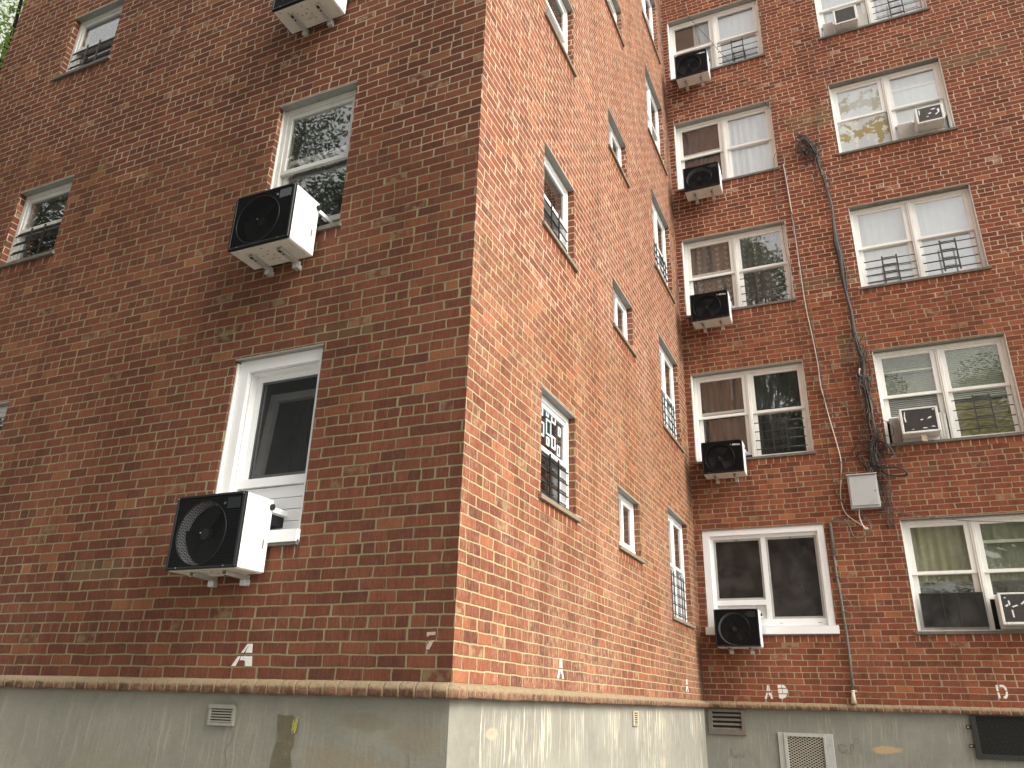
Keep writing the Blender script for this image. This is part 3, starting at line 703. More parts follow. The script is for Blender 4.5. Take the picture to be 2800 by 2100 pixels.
for w in WIN:
    if w[0] != 'C' or (w[5], w[6]) == ('C1', 1): continue
    sp = Cspec[(w[5], w[6])]; n = w[6]
    W = w[2]-w[1]; Ht = w[4]-0.010-(w[3]+SLAB)
    win, W, Ht = base_window(w, 'frame_old', 'lintel_old' if w[5] == 'C2' else 'lintel', 'sill', 'course_c', label=sp['lab'], mb=frame_pair(W, Ht))
    WINS[(w[5], n)] = win
    if w[5] == 'C1': MB().box(-0.012, 0.004, -0.003, 0.0, 0.02, Ht-0.03).build('caulk_edge', 'caulk', win)
    c = W/2; zm = 0.785; j = 0.05
    old_left = w[5] == 'C2' and n in (5, 2); old_right = w[5] == 'C2' and n in (4, 1)
    gm = 'glass_dusty' if (w[5] == 'C2' and n <= 2) else 'glass'
    lift = 0.40 if (old_left or old_right) else (0.075 if w[5] == 'C1' else 0.0)
    if (w[5], n) == ('C1', 2): gm = 'glass'
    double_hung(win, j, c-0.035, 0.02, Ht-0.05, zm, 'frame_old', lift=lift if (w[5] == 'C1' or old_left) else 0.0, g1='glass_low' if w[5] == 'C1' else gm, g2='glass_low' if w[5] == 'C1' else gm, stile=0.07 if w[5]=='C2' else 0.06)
    double_hung(win, c+0.035, W-j, 0.02, Ht-0.05, zm, 'frame_old', lift=lift if old_right else 0.0, g1=gm, g2=gm, stile=0.06)
    dc = 0.235
    for side, x0, x1 in (('l', 0.06, c-0.05), ('r', c+0.05, W-0.06)):
        ct = sp[side]
        if isinstance(ct, tuple): curtain('curtain', W, 0.03, Ht, ct[0], x0+(x1-x0)*ct[1]*1.25, x1, dc, 0.012, 6, win, n)
        elif ct == 'blind': blinds(win, x0, x1, 0.62 if side == 'r' else 0.40, Ht-0.03, dc-0.05, 'blind' if side == 'r' else 'blind_dark')
        elif ct == 'c_foil':
            curtain('curtain', W, zm, Ht, 'c_foil', x0, x1, dc-0.08, 0.004, 2, win, n); curtain('curtain', W, 0.03, zm-0.01, 'c_foil_low', x0, x1, dc-0.08, 0.004, 2, win, n+3)
        elif ct == 'c_dark': curtain('curtain', W, 0.03, Ht, ct, x0, x1, dc+0.10, 0.03, 7, win, n+11)
        else: curtain('curtain', W, 0.03 if not (w[5] == 'C2' and n == 1) else zm-0.12, Ht, ct, x0, x1, dc, 0.004 if ct in ('c_pale', 'c_sheet') else 0.022, 7, win, n+(5 if side == 'r' else 0))
    if sp.get('guard'): guard(W, c+0.045, W-0.085, 0.10, 0.60 if w[5] == 'C1' else 0.615, 4, 0.055, 0.0078, sp['guard'], win)
    if sp.get('guard2'):
        guard(W, c+0.045, W-0.085, 0.09, 0.60, 4, 0.055, 0.0095, sp['guard2'], win); guard(W, 0.10, c-0.045, 0.06, 0.50, 4, 0.055, 0.0095, sp['guard2'], win)
    if (w[5], n) == ('C2', 2):
        curtain('curtain', W, 0.04, 0.60, 'c_gold', c+0.07, W-0.09, 0.215, 0.004, 3, win, 8)
        MB().box(0.40, 0.61, 0.195, 0.199, zm+0.03, zm+0.29).build('paper_notice', 'paper', win)
        MB().box(0.07, c-0.05, 0.158, 0.172, zm+0.345, zm+0.36).box(0.07, c-0.05, 0.158, 0.172, zm+0.375, zm+0.384).build('inner_rail', 'frame_black', win)
    if (w[5], n) == ('C2', 1):
        o = MB().box(0.095, c-0.04, 0.075, 0.078, 0.06, 0.50).build('lower_screen', 'screen', win)
        MB().ring(0.09, c-0.035, 0.055, 0.505, 0.012, 0.070, 0.082).box(0.36, 0.372, 0.0702, 0.0818, 0.067, 0.493).box(0.54, 0.552, 0.0702, 0.0818, 0.067, 0.493).build('lower_screen_frame', 'guard_dark', win)
        curtain('curtain', W, 0.03, 0.62, 'c_dark', 0.08, W-0.08, 0.36, 0.02, 6, win, 2)
        MB().box(c+0.09, W-0.1, 0.162, 0.172, zm+0.36, zm+0.376).build('inner_rail', 'frame_black', win)
    if sp.get('extra') == 'fanbox':
        MB().box(c+0.10, W-0.10, 0.215, 0.26, 0.05, 0.42).build('window_fan', 'badge', win)
        MB().box(c+0.34, c+0.56, 0.205, 0.213, 0.27, 0.39).box(c+0.34, c+0.56, 0.205, 0.213, 0.08, 0.21).build('window_fan_vent', 'frame_black', win)
        MB().box(c+0.08, W-0.08, 0.214, 0.262, 0.43, 0.455).build('window_fan_rail', 'frame_grey', win)

# ---- new window C1 floor 1
w = [q for q in WIN if (q[5], q[6]) == ('C1', 1)][0]
W = w[2]-w[1]; Ht = w[4]-0.010-(w[3]+SLAB)
f = MB()
f.ring(0.004, W-0.004, 0.095, Ht-0.001, 0.10, 0.012, 0.075, 0.105, 0.095, 0.085, 0.001)     # flat casing
f.ring(0.109, W-0.099, 0.099, Ht-0.087, 0.05, 0.065, 0.15, 0.045, 0.03, 0.05, 0.10)          # inner frame
f.box(0.86, 0.93, 0.066, 0.15, 0.199, Ht-0.137)                                             # mullion
f.box(0.154, 0.86, 0.067, 0.15, 0.40, 0.475)                                                # transom above the panel
f.box(0.154, 0.86, 0.10, 0.13, 0.199, 0.40)
f.box(-0.03, W+0.035, -0.040, 0.060, -0.022, 0.088)                                         # deep white sill cover
win, W, Ht = base_window(w, 'frame_new', 'lintel_old', 'sill', 'course_c', label='clean new white window with deep white sill and two dark screens', mb=f)
WINS[('C1', 1)] = win
for (x0, x1, z0, z1) in ((0.156, 0.858, 0.478, Ht-0.139), (0.932, W-0.131, 0.201, Ht-0.139)):
    MB().ring(x0, x1, z0, z1, 0.028, 0.082, 0.098).build('screen_frame', 'alu', win, bevel=0.002)
    MB().box(x0+0.026, x1-0.026, 0.088, 0.091, z0+0.026, z1-0.026).build('screen', 'screen', win)
    pane(win, x0+0.02, x1-0.02, z0+0.02, z1-0.02, 0.125, 'glass_dim')
    MB().box((x0+x1)/2-0.018, (x0+x1)/2+0.012, 0.074, 0.082, z1-0.020, z1-0.006).build('screen_latch', 'badge', win)
MB().box(0.70, 0.84, 0.094, 0.0995, 0.215, 0.385).build('side_panel', 'frame_grey', win, bevel=0.004)
MB().box(1.02, 1.07, 0.0635, 0.066, 0.135, 0.141).box(1.55, 1.60, 0.0635, 0.066, 0.135, 0.141).build('weep_slot', 'badge', win)
curtain('curtain', W, 0.1, Ht-0.1, 'c_dark', 0.1, 0.35, 0.5, 0.02, 4, win, 4)

# ---- wall A, tall window column behind the wall units
w = [q for q in WIN if (q[5], q[6]) == ('A2', 1)][0]
W = w[2]-w[1]; Ht = w[4]-0.010-(w[3]+SLAB)
f = MB()
f.ring(0.018, W-0.004, 0.075, Ht-0.001, 0.05, 0.045, 0.085, 0.10, 0.05, 0.10, 0.001)
f.ring(0.119, W-0.055, 0.079, Ht-0.102, 0.05, 0.086, 0.20, 0.012, 0.012, 0.012, 0.001)
f.ring(0.1315, W-0.0675, 0.079, Ht-0.1145, 0.05, 0.15, 0.21, 0.05, 0.03, 0.05, 0.001)
f.box(0.13, W-0.066, 0.11, 0.20, 0.45, 0.52)
for i in range(4): f.box(0.13, W-0.066, 0.135, 0.20, 0.085+i*0.0905, 0.085+i*0.0905+0.086)
f.box(-0.012, W+0.008, -0.040, 0.105, -0.02, 0.068)
win, W, Ht = base_window(w, 'frame_new', 'lintel', 'sill', 'course_a', label='new white window with deep splayed frame and dark screen', mb=f, sill_over=0.008)
WINS[('A2', 1)] = win
MB().box(0.004, 0.017, 0.02, 0.09, 0.0, Ht-0.02).build('caulk_edge', 'caulk', win)
zz0, zz1 = 0.52, Ht-0.166
MB().ring(0.183, W-0.099, zz0, zz1, 0.018, 0.160, 0.175, 0.012).build('screen_frame', 'badge', win)
MB().box(0.192, W-0.115, 0.165, 0.168, zz0+0.015, zz1-0.015).build('screen', glass_mat('fine_insect_screen', 0.02, (0.66, 0.66, 0.66), 0.3, dust=0.10, dustcol=(0.10, 0.10, 0.095)), win)
ts = MB()       # inward tilted sash behind the screen
def tilt_bar(x0, x1, z0, z1, th=0.05):
    def dd(z): return 0.215+(z-zz0)*0.09
    k = len(ts.v)
    ts.v += [(x0, dd(z0), z0), (x1, dd(z0), z0), (x1, dd(z1), z1), (x0, dd(z1), z1), (x0, dd(z0)+th, z0), (x1, dd(z0)+th, z0), (x1, dd(z1)+th, z1), (x0, dd(z1)+th, z1)]
    ts.f += [(k,k+1,k+2,k+3),(k+7,k+6,k+5,k+4),(k,k+4,k+5,k+1),(k+1,k+5,k+6,k+2),(k+2,k+6,k+7,k+3),(k+3,k+7,k+4,k)]
tilt_bar(0.17, 0.235, zz0, zz1-0.06); tilt_bar(W-0.15, W-0.09, zz0, zz1-0.06); tilt_bar(0.236, W-0.151, zz0, zz0+0.06); tilt_bar(0.236, W-0.151, zz1-0.125, zz1-0.06)
ts.build('tilted_sash', 'frame_new', win)
curtain('curtain', W, 0.5, Ht-0.25, 'c_greyband', 0.46, 0.62, 0.50, 0.012, 3, win, 14)
curtain('curtain', W, 0.5, Ht-0.25, 'c_dark', 0.25, 0.44, 0.54, 0.02, 5, win, 15)
for n in (2, 3, 4):
    w = [q for q in WIN if (q[5], q[6]) == ('A2', n)][0]
    W = w[2]-w[1]; Ht = w[4]-0.010-(w[3]+SLAB)
    f = frame_pair(W, Ht, 0.055, 0, 0.075, 0.20, 0.06, 0.03, pan=False)
    win, W, Ht = base_window(w, 'frame_grey', 'lintel', 'sill', 'course_a', label='tall greyish white sash window reflecting leaves and sky' if n == 2 else None, mb=f)
    WINS[('A2', n)] = win
    MB().box(0.0, 0.008, 0.052, 0.0745, 0.0, Ht).build('caulk_edge', 'caulk', win)
    double_hung(win, 0.055, W-0.055, 0.03, Ht-0.06, 0.80, 'frame_grey', d=0.088, lift=0.13, stile=0.045)
    MB().box(0.056, W-0.056, 0.17, 0.20, 0.031, 0.155).build('saddle_panel', 'frame_black', win)
    curtain('curtain', W, 0.15, Ht, 'c_dark', 0.06, W-0.06, 0.6, 0.02, 5, win, n)
# ---- wall A and B, single kitchen windows
def kitchen(key, n, cm, fm, lm, label, guard_mat=None, gr=0.008, nb=5, decals=False, cur='c_dark'):
    w = [q for q in WIN if (q[5], q[6]) == (key, n)][0]
    W = w[2]-w[1]; Ht = w[4]-0.010-(w[3]+SLAB)
    f = frame_pair(W, Ht, 0.055, 0, 0.07, 0.20, 0.055, 0.025, pan=False)
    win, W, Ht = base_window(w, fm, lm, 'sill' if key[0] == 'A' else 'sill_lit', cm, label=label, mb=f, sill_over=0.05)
    WINS[(key, n)] = win
    zm = Ht*0.50
    double_hung(win, 0.055, W-0.055, 0.025, Ht-0.055, zm, fm, d=0.082, stile=0.035, g2='glass_dim', g1='glass' if key[0] == 'A' else 'glass_dim')
    if guard_mat: guard(W, 0.056, W-0.056, 0.03, zm-0.05, nb, 0.060, gr, guard_mat, win, double=True)
    if decals:
        spots = [(0.14,0.80,0.055,0.09),(0.26,0.86,0.05,0.08),(0.42,0.89,0.05,0.08),(0.60,0.90,0.085,0.13),(0.10,0.68,0.06,0.12),(0.27,0.69,0.085,0.13),(0.46,0.75,0.10,0.15),(0.44,0.61,0.055,0.08),(0.60,0.64,0.075,0.12),(0.75,0.60,0.06,0.10),(0.77,0.80,0.05,0.09)]
        for k, (cx, cz, hw, hh) in enumerate(spots):
            x0, x1, z0, z1 = cx*W-hw*0.62, cx*W+hw*0.62, cz*Ht-hh*0.5, cz*Ht+hh*0.5
            MB().ring(x0, x1, z0, z1, 0.016, 0.089, 0.0935).build('decal', 'decal_blue' if k in (2, 6) else 'decal', win)
    curtain('curtain', W, 0.02, Ht, cur, 0.06, W-0.06, 0.5, 0.02, 5, win, n+3)
    return win
for n, lab in ((1, None), (2, 'small sash window with black bar guard, lower of the two at far left'), (3, 'small sash window with black bar guard, near the building edge')):
    kitchen('A1', n, 'course_a', 'frame_grey', 'lintel', lab, 'guard', 0.0085, 4)
kitchen('A1', 4, 'course_a', 'frame_grey', 'lintel', None, 'guard')
kitchen('B1', 1, 'course_b', 'frame_new', 'lintel', 'small sash window with white square decals and black bar guard', 'guard', 0.009, 4, decals=True)
kitchen('B1', 2, 'course_b', 'frame_new', 'lintel', 'small sash window with black bar guard on the side wall', 'guard', 0.0075, 4)
kitchen('B1', 3, 'course_b', 'frame_new', 'lintel', 'small sash window cut by the top edge of the view', None)
kitchen('B1', 4, 'course_b', 'frame_new', 'lintel', None, None)
for n in range(1, 5):       # narrow sliders
    w = [q for q in WIN if (q[5], q[6]) == ('B2', n)][0]
    W = w[2]-w[1]; Ht = w[4]-0.010-(w[3]+SLAB)
    f = frame_pair(W, Ht, 0.05, 0, 0.075, 0.20, 0.045, 0.085 if n == 1 else 0.03, pan=False)
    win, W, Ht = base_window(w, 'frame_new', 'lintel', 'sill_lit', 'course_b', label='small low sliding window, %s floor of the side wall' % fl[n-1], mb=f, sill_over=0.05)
    WINS[('B2', n)] = win
    zb = 0.085 if n == 1 else 0.03
    sash(win, W/2-0.02, W-0.05, zb, Ht-0.045, 0.085, 'frame_new', 0.05, 0.05, 0.045, 0.045); pane(win, W/2+0.02, W-0.09, zb+0.04, Ht-0.08, 0.10, 'glass_dim')
    sash(win, 0.055, W/2+0.02, zb, Ht-0.045, 0.13, 'frame_new', 0.04, 0.04, 0.045, 0.045); pane(win, 0.08, W/2-0.015, zb+0.04, Ht-0.08, 0.145, 'glass_dim')
    curtain('curtain', W, 0.02, Ht, 'c_beige' if n > 1 else 'c_lace', 0.06, W-0.06, 0.38, 0.015, 5, win, n)
for n in range(1, 6):       # paired sashes near the corner
    w = [q for q in WIN if (q[5], q[6]) == ('B3', n)][0]
    W = w[2]-w[1]; Ht = w[4]-0.010-(w[3]+SLAB)
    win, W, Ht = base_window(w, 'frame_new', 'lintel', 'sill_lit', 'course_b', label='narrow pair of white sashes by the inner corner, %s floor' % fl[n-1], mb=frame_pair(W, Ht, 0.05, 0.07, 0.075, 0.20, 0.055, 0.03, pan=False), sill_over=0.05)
    WINS[('B3', n)] = win
    c = W/2
    double_hung(win, 0.05, c-0.035, 0.03, Ht-0.055, 0.74, 'frame_new', d=0.088, stile=0.035, g1='glass_dim', g2='glass_dim')
    double_hung(win, c+0.035, W-0.05, 0.03, Ht-0.055, 0.74, 'frame_new', d=0.088, stile=0.035, g1='glass_dim', g2='glass_dim')
    if n <= 3: guard(W, 0.06, c-0.04, 0.05, 0.62, 5, 0.062, 0.008, 'guard', win, True); guard(W, c+0.04, W-0.06, 0.05, 0.62, 5, 0.062, 0.008, 'guard', win, True)
    curtain('curtain', W, 0.02, Ht, ('c_dark', 'c_sheet', 'c_lace', 'c_dark', 'c_beige')[n-1], 0.06, c, 0.4, 0.02, 5, win, n)

# ------------------------------------------------------------------ vents, grates and marks on the building
o = MB().ring(-1.852, -1.628, 1.522, 1.648, 0.02, -0.006, IN+0.01).box(-1.852, -1.628, -0.012, -0.006, 1.628, 1.656).build('vent', 'vent_grey', bld, bevel=0.002); tag(o, 'small grey louvre vent in the front base')
s_ = MB()
for i in range(5): s_.prism([(-1.832, 1.545+i*0.017), (-1.648, 1.545+i*0.017), (-1.648, 1.554+i*0.017), (-1.832, 1.554+i*0.017)], -0.004, 0.01)
s_.build('louvre', 'vent_grey', o); MB().box(-1.835, -1.645, 0.0095, 0.0155, 1.54, 1.63).build('backing', 'dark', o)
# narrow cream vent on the side base (built along y)
o = MB().box(-0.012, 0.004, 4.0, 4.03, 1.53, 1.668).box(-0.012, 0.004, 4.172, 4.203, 1.53, 1.668).box(-0.012, 0.004, 4.0301, 4.1719, 1.655, 1.668).box(-0.012, 0.004, 4.0301, 4.1719, 1.53, 1.542).build('vent', 'vent_cream', bld, bevel=0.002); tag(o, 'narrow cream vent in the side base')
s_ = MB()
for i in range(5): s_.box(-0.010, 0.003, 4.0301, 4.1719, 1.550+i*0.021, 1.560+i*0.021)
s_.build('louvre', 'vent_cream', o); MB().box(-0.0145, -0.0105, 4.03, 4.172, 1.54, 1.656).build('backing', 'dark', o)
# big brown louvre
o = MB().ring(0.032, 0.552, 1.378, 1.712, 0.06, LY-0.012, LY+IN+0.01, 0.062, 0.055, 0.036, 0.062).build('vent', 'vent_brown', bld, bevel=0.003); tag(o, 'wide brown louvre vent in the rear base beside the corner')
s_ = MB()
for i in range(4):
    z = 1.445+i*0.060; k = len(s_.v)
    s_.v += [(0.094, LY-0.006, z), (0.497, LY-0.006, z), (0.497, LY+0.024, z+0.048), (0.094, LY+0.024, z+0.048), (0.094, LY-0.002, z-0.006), (0.497, LY-0.002, z-0.006), (0.497, LY+0.028, z+0.042), (0.094, LY+0.028, z+0.042)]
    s_.f += [(k,k+1,k+2,k+3),(k+7,k+6,k+5,k+4),(k,k+4,k+5,k+1),(k+2,k+6,k+7,k+3)]
s_.build('louvre', 'vent_brown', o); MB().box(0.09, 0.50, LY+0.010, LY+0.0155, 1.43, 1.68).build('backing', 'dark', o)
# expanded metal mesh helper
def exp_mesh(name, x0, x1, z0, z1, y, pw, ph, r, mat, parent):
    mb = MB(); a = Vector((pw, 0, ph)).normalized()
    for sgn in (1, -1):
        k0 = -int((z1-z0)/ph)-2; k1 = int((x1-x0)/pw)+2
        for k in range(k0, k1+int((z1-z0)/ph)+2):
            # line x = x0 + k*pw + t*pw, z = zs +/- t*ph
            t0, t1 = 0.0, (z1-z0)/ph
            xa = x0+k*pw
            ta = max(t0, (x0-xa)/pw); tb = min(t1, (x1-xa)/pw)
            if tb-ta < 0.15: continue
            za = z0+ta*ph if sgn > 0 else z1-ta*ph; zb_ = z0+tb*ph if sgn > 0 else z1-tb*ph
            yy = y+(0.0 if sgn > 0 else 0.0015)
            p, q = Vector((xa+ta*pw, yy, za)), Vector((xa+tb*pw, yy, zb_))
            n = Vector((-(q-p).z, 0, (q-p).x)).normalized()*r
            k_ = len(mb.v)
            d = Vector((0, r*0.8, 0))
            mb.v += [tuple(p+n-d), tuple(q+n-d), tuple(q-n-d), tuple(p-n-d), tuple(p+n+d), tuple(q+n+d), tuple(q-n+d), tuple(p-n+d)]
            mb.f += [(k_,k_+1,k_+2,k_+3),(k_+7,k_+6,k_+5,k_+4),(k_,k_+4,k_+5,k_+1),(k_+2,k_+6,k_+7,k_+3)]
    return mb.build(name, mat, parent)
o = MB().ring(0.97, 1.68, 0.72, 1.437, 0.11, LY-0.008, LY+IN+0.004, 0.075, 0.09, 0.006, 0.05).build('mesh_panel', 'alu', bld, bevel=0.003); tag(o, 'pale expanded metal mesh panel in an aluminium frame')
MB().ring(1.046, 1.589, 0.771, 1.430, 0.04, LY-0.022, LY+0.01, 0.045, 0.036, 0.040, 0.04).build('mesh_frame', 'alu', o, bevel=0.003)
exp_mesh('mesh', 1.091, 1.553, 0.811, 1.390, LY-0.004, 0.060, 0.033, 0.0036, 'mesh_cream', o)
MB().box(1.085, 1.56, LY+0.008, LY+0.0155, 0.80, 1.40).build('backing', 'dark', o)
sc = MB()
for (x, z) in ((1.03, 1.33), (1.645, 1.31), (1.062, 1.33), (1.575, 1.31)): sc.disc(x, z, 0.006, LY-0.027, LY-0.007, 8)
sc.build('screw', 'screw', o)
o = MB().ring(3.345, 4.75, 1.215, 1.728, 0.05, LY-0.030, LY+IN+0.004, 0.06, 0.06, 0.02, 0.055).build('basement_grate', 'black_iron', bld, bevel=0.003); tag(o, 'black iron mesh grate over a basement opening')
exp_mesh('mesh', 3.405, 4.69, 1.27, 1.708, LY-0.006, 0.052, 0.028, 0.0030, 'black_iron', o)
MB().box(3.40, 4.70, LY+0.008, LY+0.0155, 1.265, 1.712).build('backing', 'dark', o)
for z in (1.578, 1.360):
    tb = MB().box(3.285, 3.3445, LY-0.020, LY-0.006, z-0.022, z+0.022).build('tab', 'black_iron', o, bevel=0.003); MB().disc(3.305, z, 0.010, LY-0.028, LY-0.0195, 10).build('bolt', 'screw', tb)
# stencilled letters
A_POLY = [[(.39,.59),(.52,.59),(.73,.98),(.66,1.0)], [(.60,.59),(.92,.59),(.885,.99),(.74,.99)], [(.27,.435),(.39,.435),(.20,0),(0,0)], [(.43,.435),(.95,.435),(1.0,0),(.68,0),(.66,.22),(.56,.26),(.37,.26)]]
A_THIN = [[(.30,.56),(.46,.56),(.60,1.0),(.44,1.0)], [(.52,.56),(.76,.56),(.66,1.0),(.62,1.0)], [(.27,.44),(.44,.44),(.26,0),(0,0)], [(.50,.44),(.80,.44),(1.0,0),(.76,0),(.70,.24),(.56,.24)]]
D_FULL = [[(0,.76),(.40,.80),(.40,1.0),(0,1.0)], [(.44,.80),(.90,.76),(.80,.92),(.62,1.0),(.44,1.0)], [(.02,.40),(.42,.40),(.42,.72),(.02,.70)], [(.48,.40),(1.0,.42),(.98,.72),(.48,.72)], [(.04,.06),(.30,.04),(.38,-.06),(.44,.04),(.70,.10),(.90,.34),(.04,.34)]]
D_OPEN = [[(0,.55),(.20,.55),(.18,.98),(.30,1.0),(-.02,.98)], [(.02,.47),(.20,.47),(.26,.02),(.18,.10),(.12,0),(.08,.04)], [(.34,.86),(.66,.84),(.80,.60),(1.0,.62),(.90,.88),(.66,1.0),(.36,1.0)], [(.80,.52),(1.0,.54),(.96,.24),(.80,.06),(.70,.0),(.62,.08),(.50,.02),(.52,.18),(.66,.22),(.78,.34)]]
def stencil(poly, t, u0, z0, w, h, lab, mat='paint'):
    mb = MB()
    for pl in poly:
        n = len(mb.v); k = len(pl)
        for dd in (-0.0022, 0.001):
            for (x, z) in pl: mb.v.append(t(u0+x*w, dd, z0+z*h))
        mb.f.append(tuple(n+i for i in range(k))); mb.f.append(tuple(n+k+i for i in reversed(range(k))))
        for i in range(k): j = (i+1) % k; mb.f.append((n+i, n+k+i, n+k+j, n+j))
    tag(mb.build('stencil_letter' if mat == 'paint' else 'paint_fleck', mat, bld), lab)
stencil(A_POLY, TF['A'], -1.717, 1.900, 0.178, 0.146, 'white stencilled A under the front wall unit')
stencil(A_THIN, TF['B'], 1.786, 1.906, 0.155, 0.150, 'larger white stencilled A on the side wall')
stencil(A_THIN, TF['B'], 6.590, 1.913, 0.160, 0.158, 'white stencilled A on the side wall near the corner')
stencil(A_THIN, TF['C'], 0.840, 1.862, 0.115, 0.182, 'white stencilled A on the rear wall')
stencil(D_FULL, TF['C'], 1.030, 1.862, 0.130, 0.186, 'solid white stencilled D beside an A')
stencil(D_OPEN, TF['C'], 3.703, 1.918, 0.121, 0.169, 'dripping white stencilled D')
stencil([[(0,.78),(.95,.82),(1.0,1.0),(0.0,.98)], [(.35,.48),(.85,.52),(.40,0.0),(0.0,.02)], [(.06,.70),(.30,.78),(.02,.78)]], TF['A'], -0.192, 2.006, 0.062, 0.104, 'two faded paint flecks near the front corner', 'paint_faint')
pp = [(-1.273,1.606),(-1.215,1.600),(-1.150,1.604),(-1.138,1.579),(-1.103,1.560),(-1.103,1.505),(-1.120,1.495),(-1.117,1.424),(-1.135,1.39),(-1.117,1.311),(-1.14,1.12),(-1.30,1.08),(-1.285,1.29),(-1.269,1.397),(-1.245,1.473),(-1.262,1.52)]
o = MB().prism(pp, IN-0.007, IN+0.002).build('mortar_patch', 'patch', bld, bevel=0.002); tag(o, 'brown mortar patch with a yellow scribble')
sq = MB(); rnd = random.Random(4)
pts = [(-1.128+0.018*math.sin(i*1.9)+0.006*rnd.uniform(-1, 1), IN-0.008, 1.505+0.003*i+0.022*math.sin(i*2.7)) for i in range(26)]
sq.tube(smooth_path(pts, 3), 0.0016, 4); sq.build('scribble', 'yellow', o)
def scribble(t, pts, r, mat, lab):
    tag(MB().tube(smooth_path([t(u, IN-0.001, z) for u, z in pts], 5), r, 4).build('scribble', mat, bld), lab)
scribble(TF['A'], [(-0.66,1.63),(-0.655,1.65),(-0.645,1.635),(-0.635,1.655),(-0.628,1.636),(-0.615,1.650),(-0.605,1.637),(-0.585,1.645),(-0.565,1.638)], 0.0016, 'chalk', 'faint chalk scribble under the ledge')
for pts in ([(0.30,1.10),(0.325,1.205),(0.34,1.13),(0.345,1.10)], [(0.31,1.145),(0.345,1.14)], [(0.40,1.135),(0.37,1.125),(0.375,1.10),(0.41,1.10),(0.42,1.17)], [(0.47,1.15),(0.445,1.13),(0.455,1.10),(0.49,1.11),(0.49,1.16)]):
    scribble(TF['C'], pts, 0.003, 'scar', 'letters scratched into the plaster')
for pts in ([(1.73,1.30),(1.78,1.315),(1.84,1.30)], [(1.74,1.30),(1.755,1.235),(1.80,1.215)], [(1.82,1.25),(1.80,1.23),(1.82,1.205),(1.85,1.225),(1.83,1.26)], [(1.88,1.20),(1.895,1.32),(1.93,1.30),(1.925,1.25),(1.895,1.25)], [(1.96,1.40),(1.94,1.35),(1.97,1.33),(2.0,1.36),(1.98,1.40)]):
    scribble(TF['C'], pts, 0.003, 'scar', 'letters scratched into the plaster')

for pts in ([(-2.346,1.412),(-2.352,1.398),(-2.330,1.354),(-2.337,1.314),(-2.331,1.287),(-2.34,1.20)], [(-1.64,1.505),(-1.625,1.448),(-1.668,1.378),(-1.648,1.305),(-1.66,1.22)], [(-0.27,1.42),(-0.262,1.38),(-0.274,1.33)]):
    tag(MB().tube(smooth_path([(u+random.uniform(-.004, .004), IN-0.0005, z) for u, z in pts], 5), 0.0022, 4).build('crack', 'scar', bld), 'thin crack in the front base')

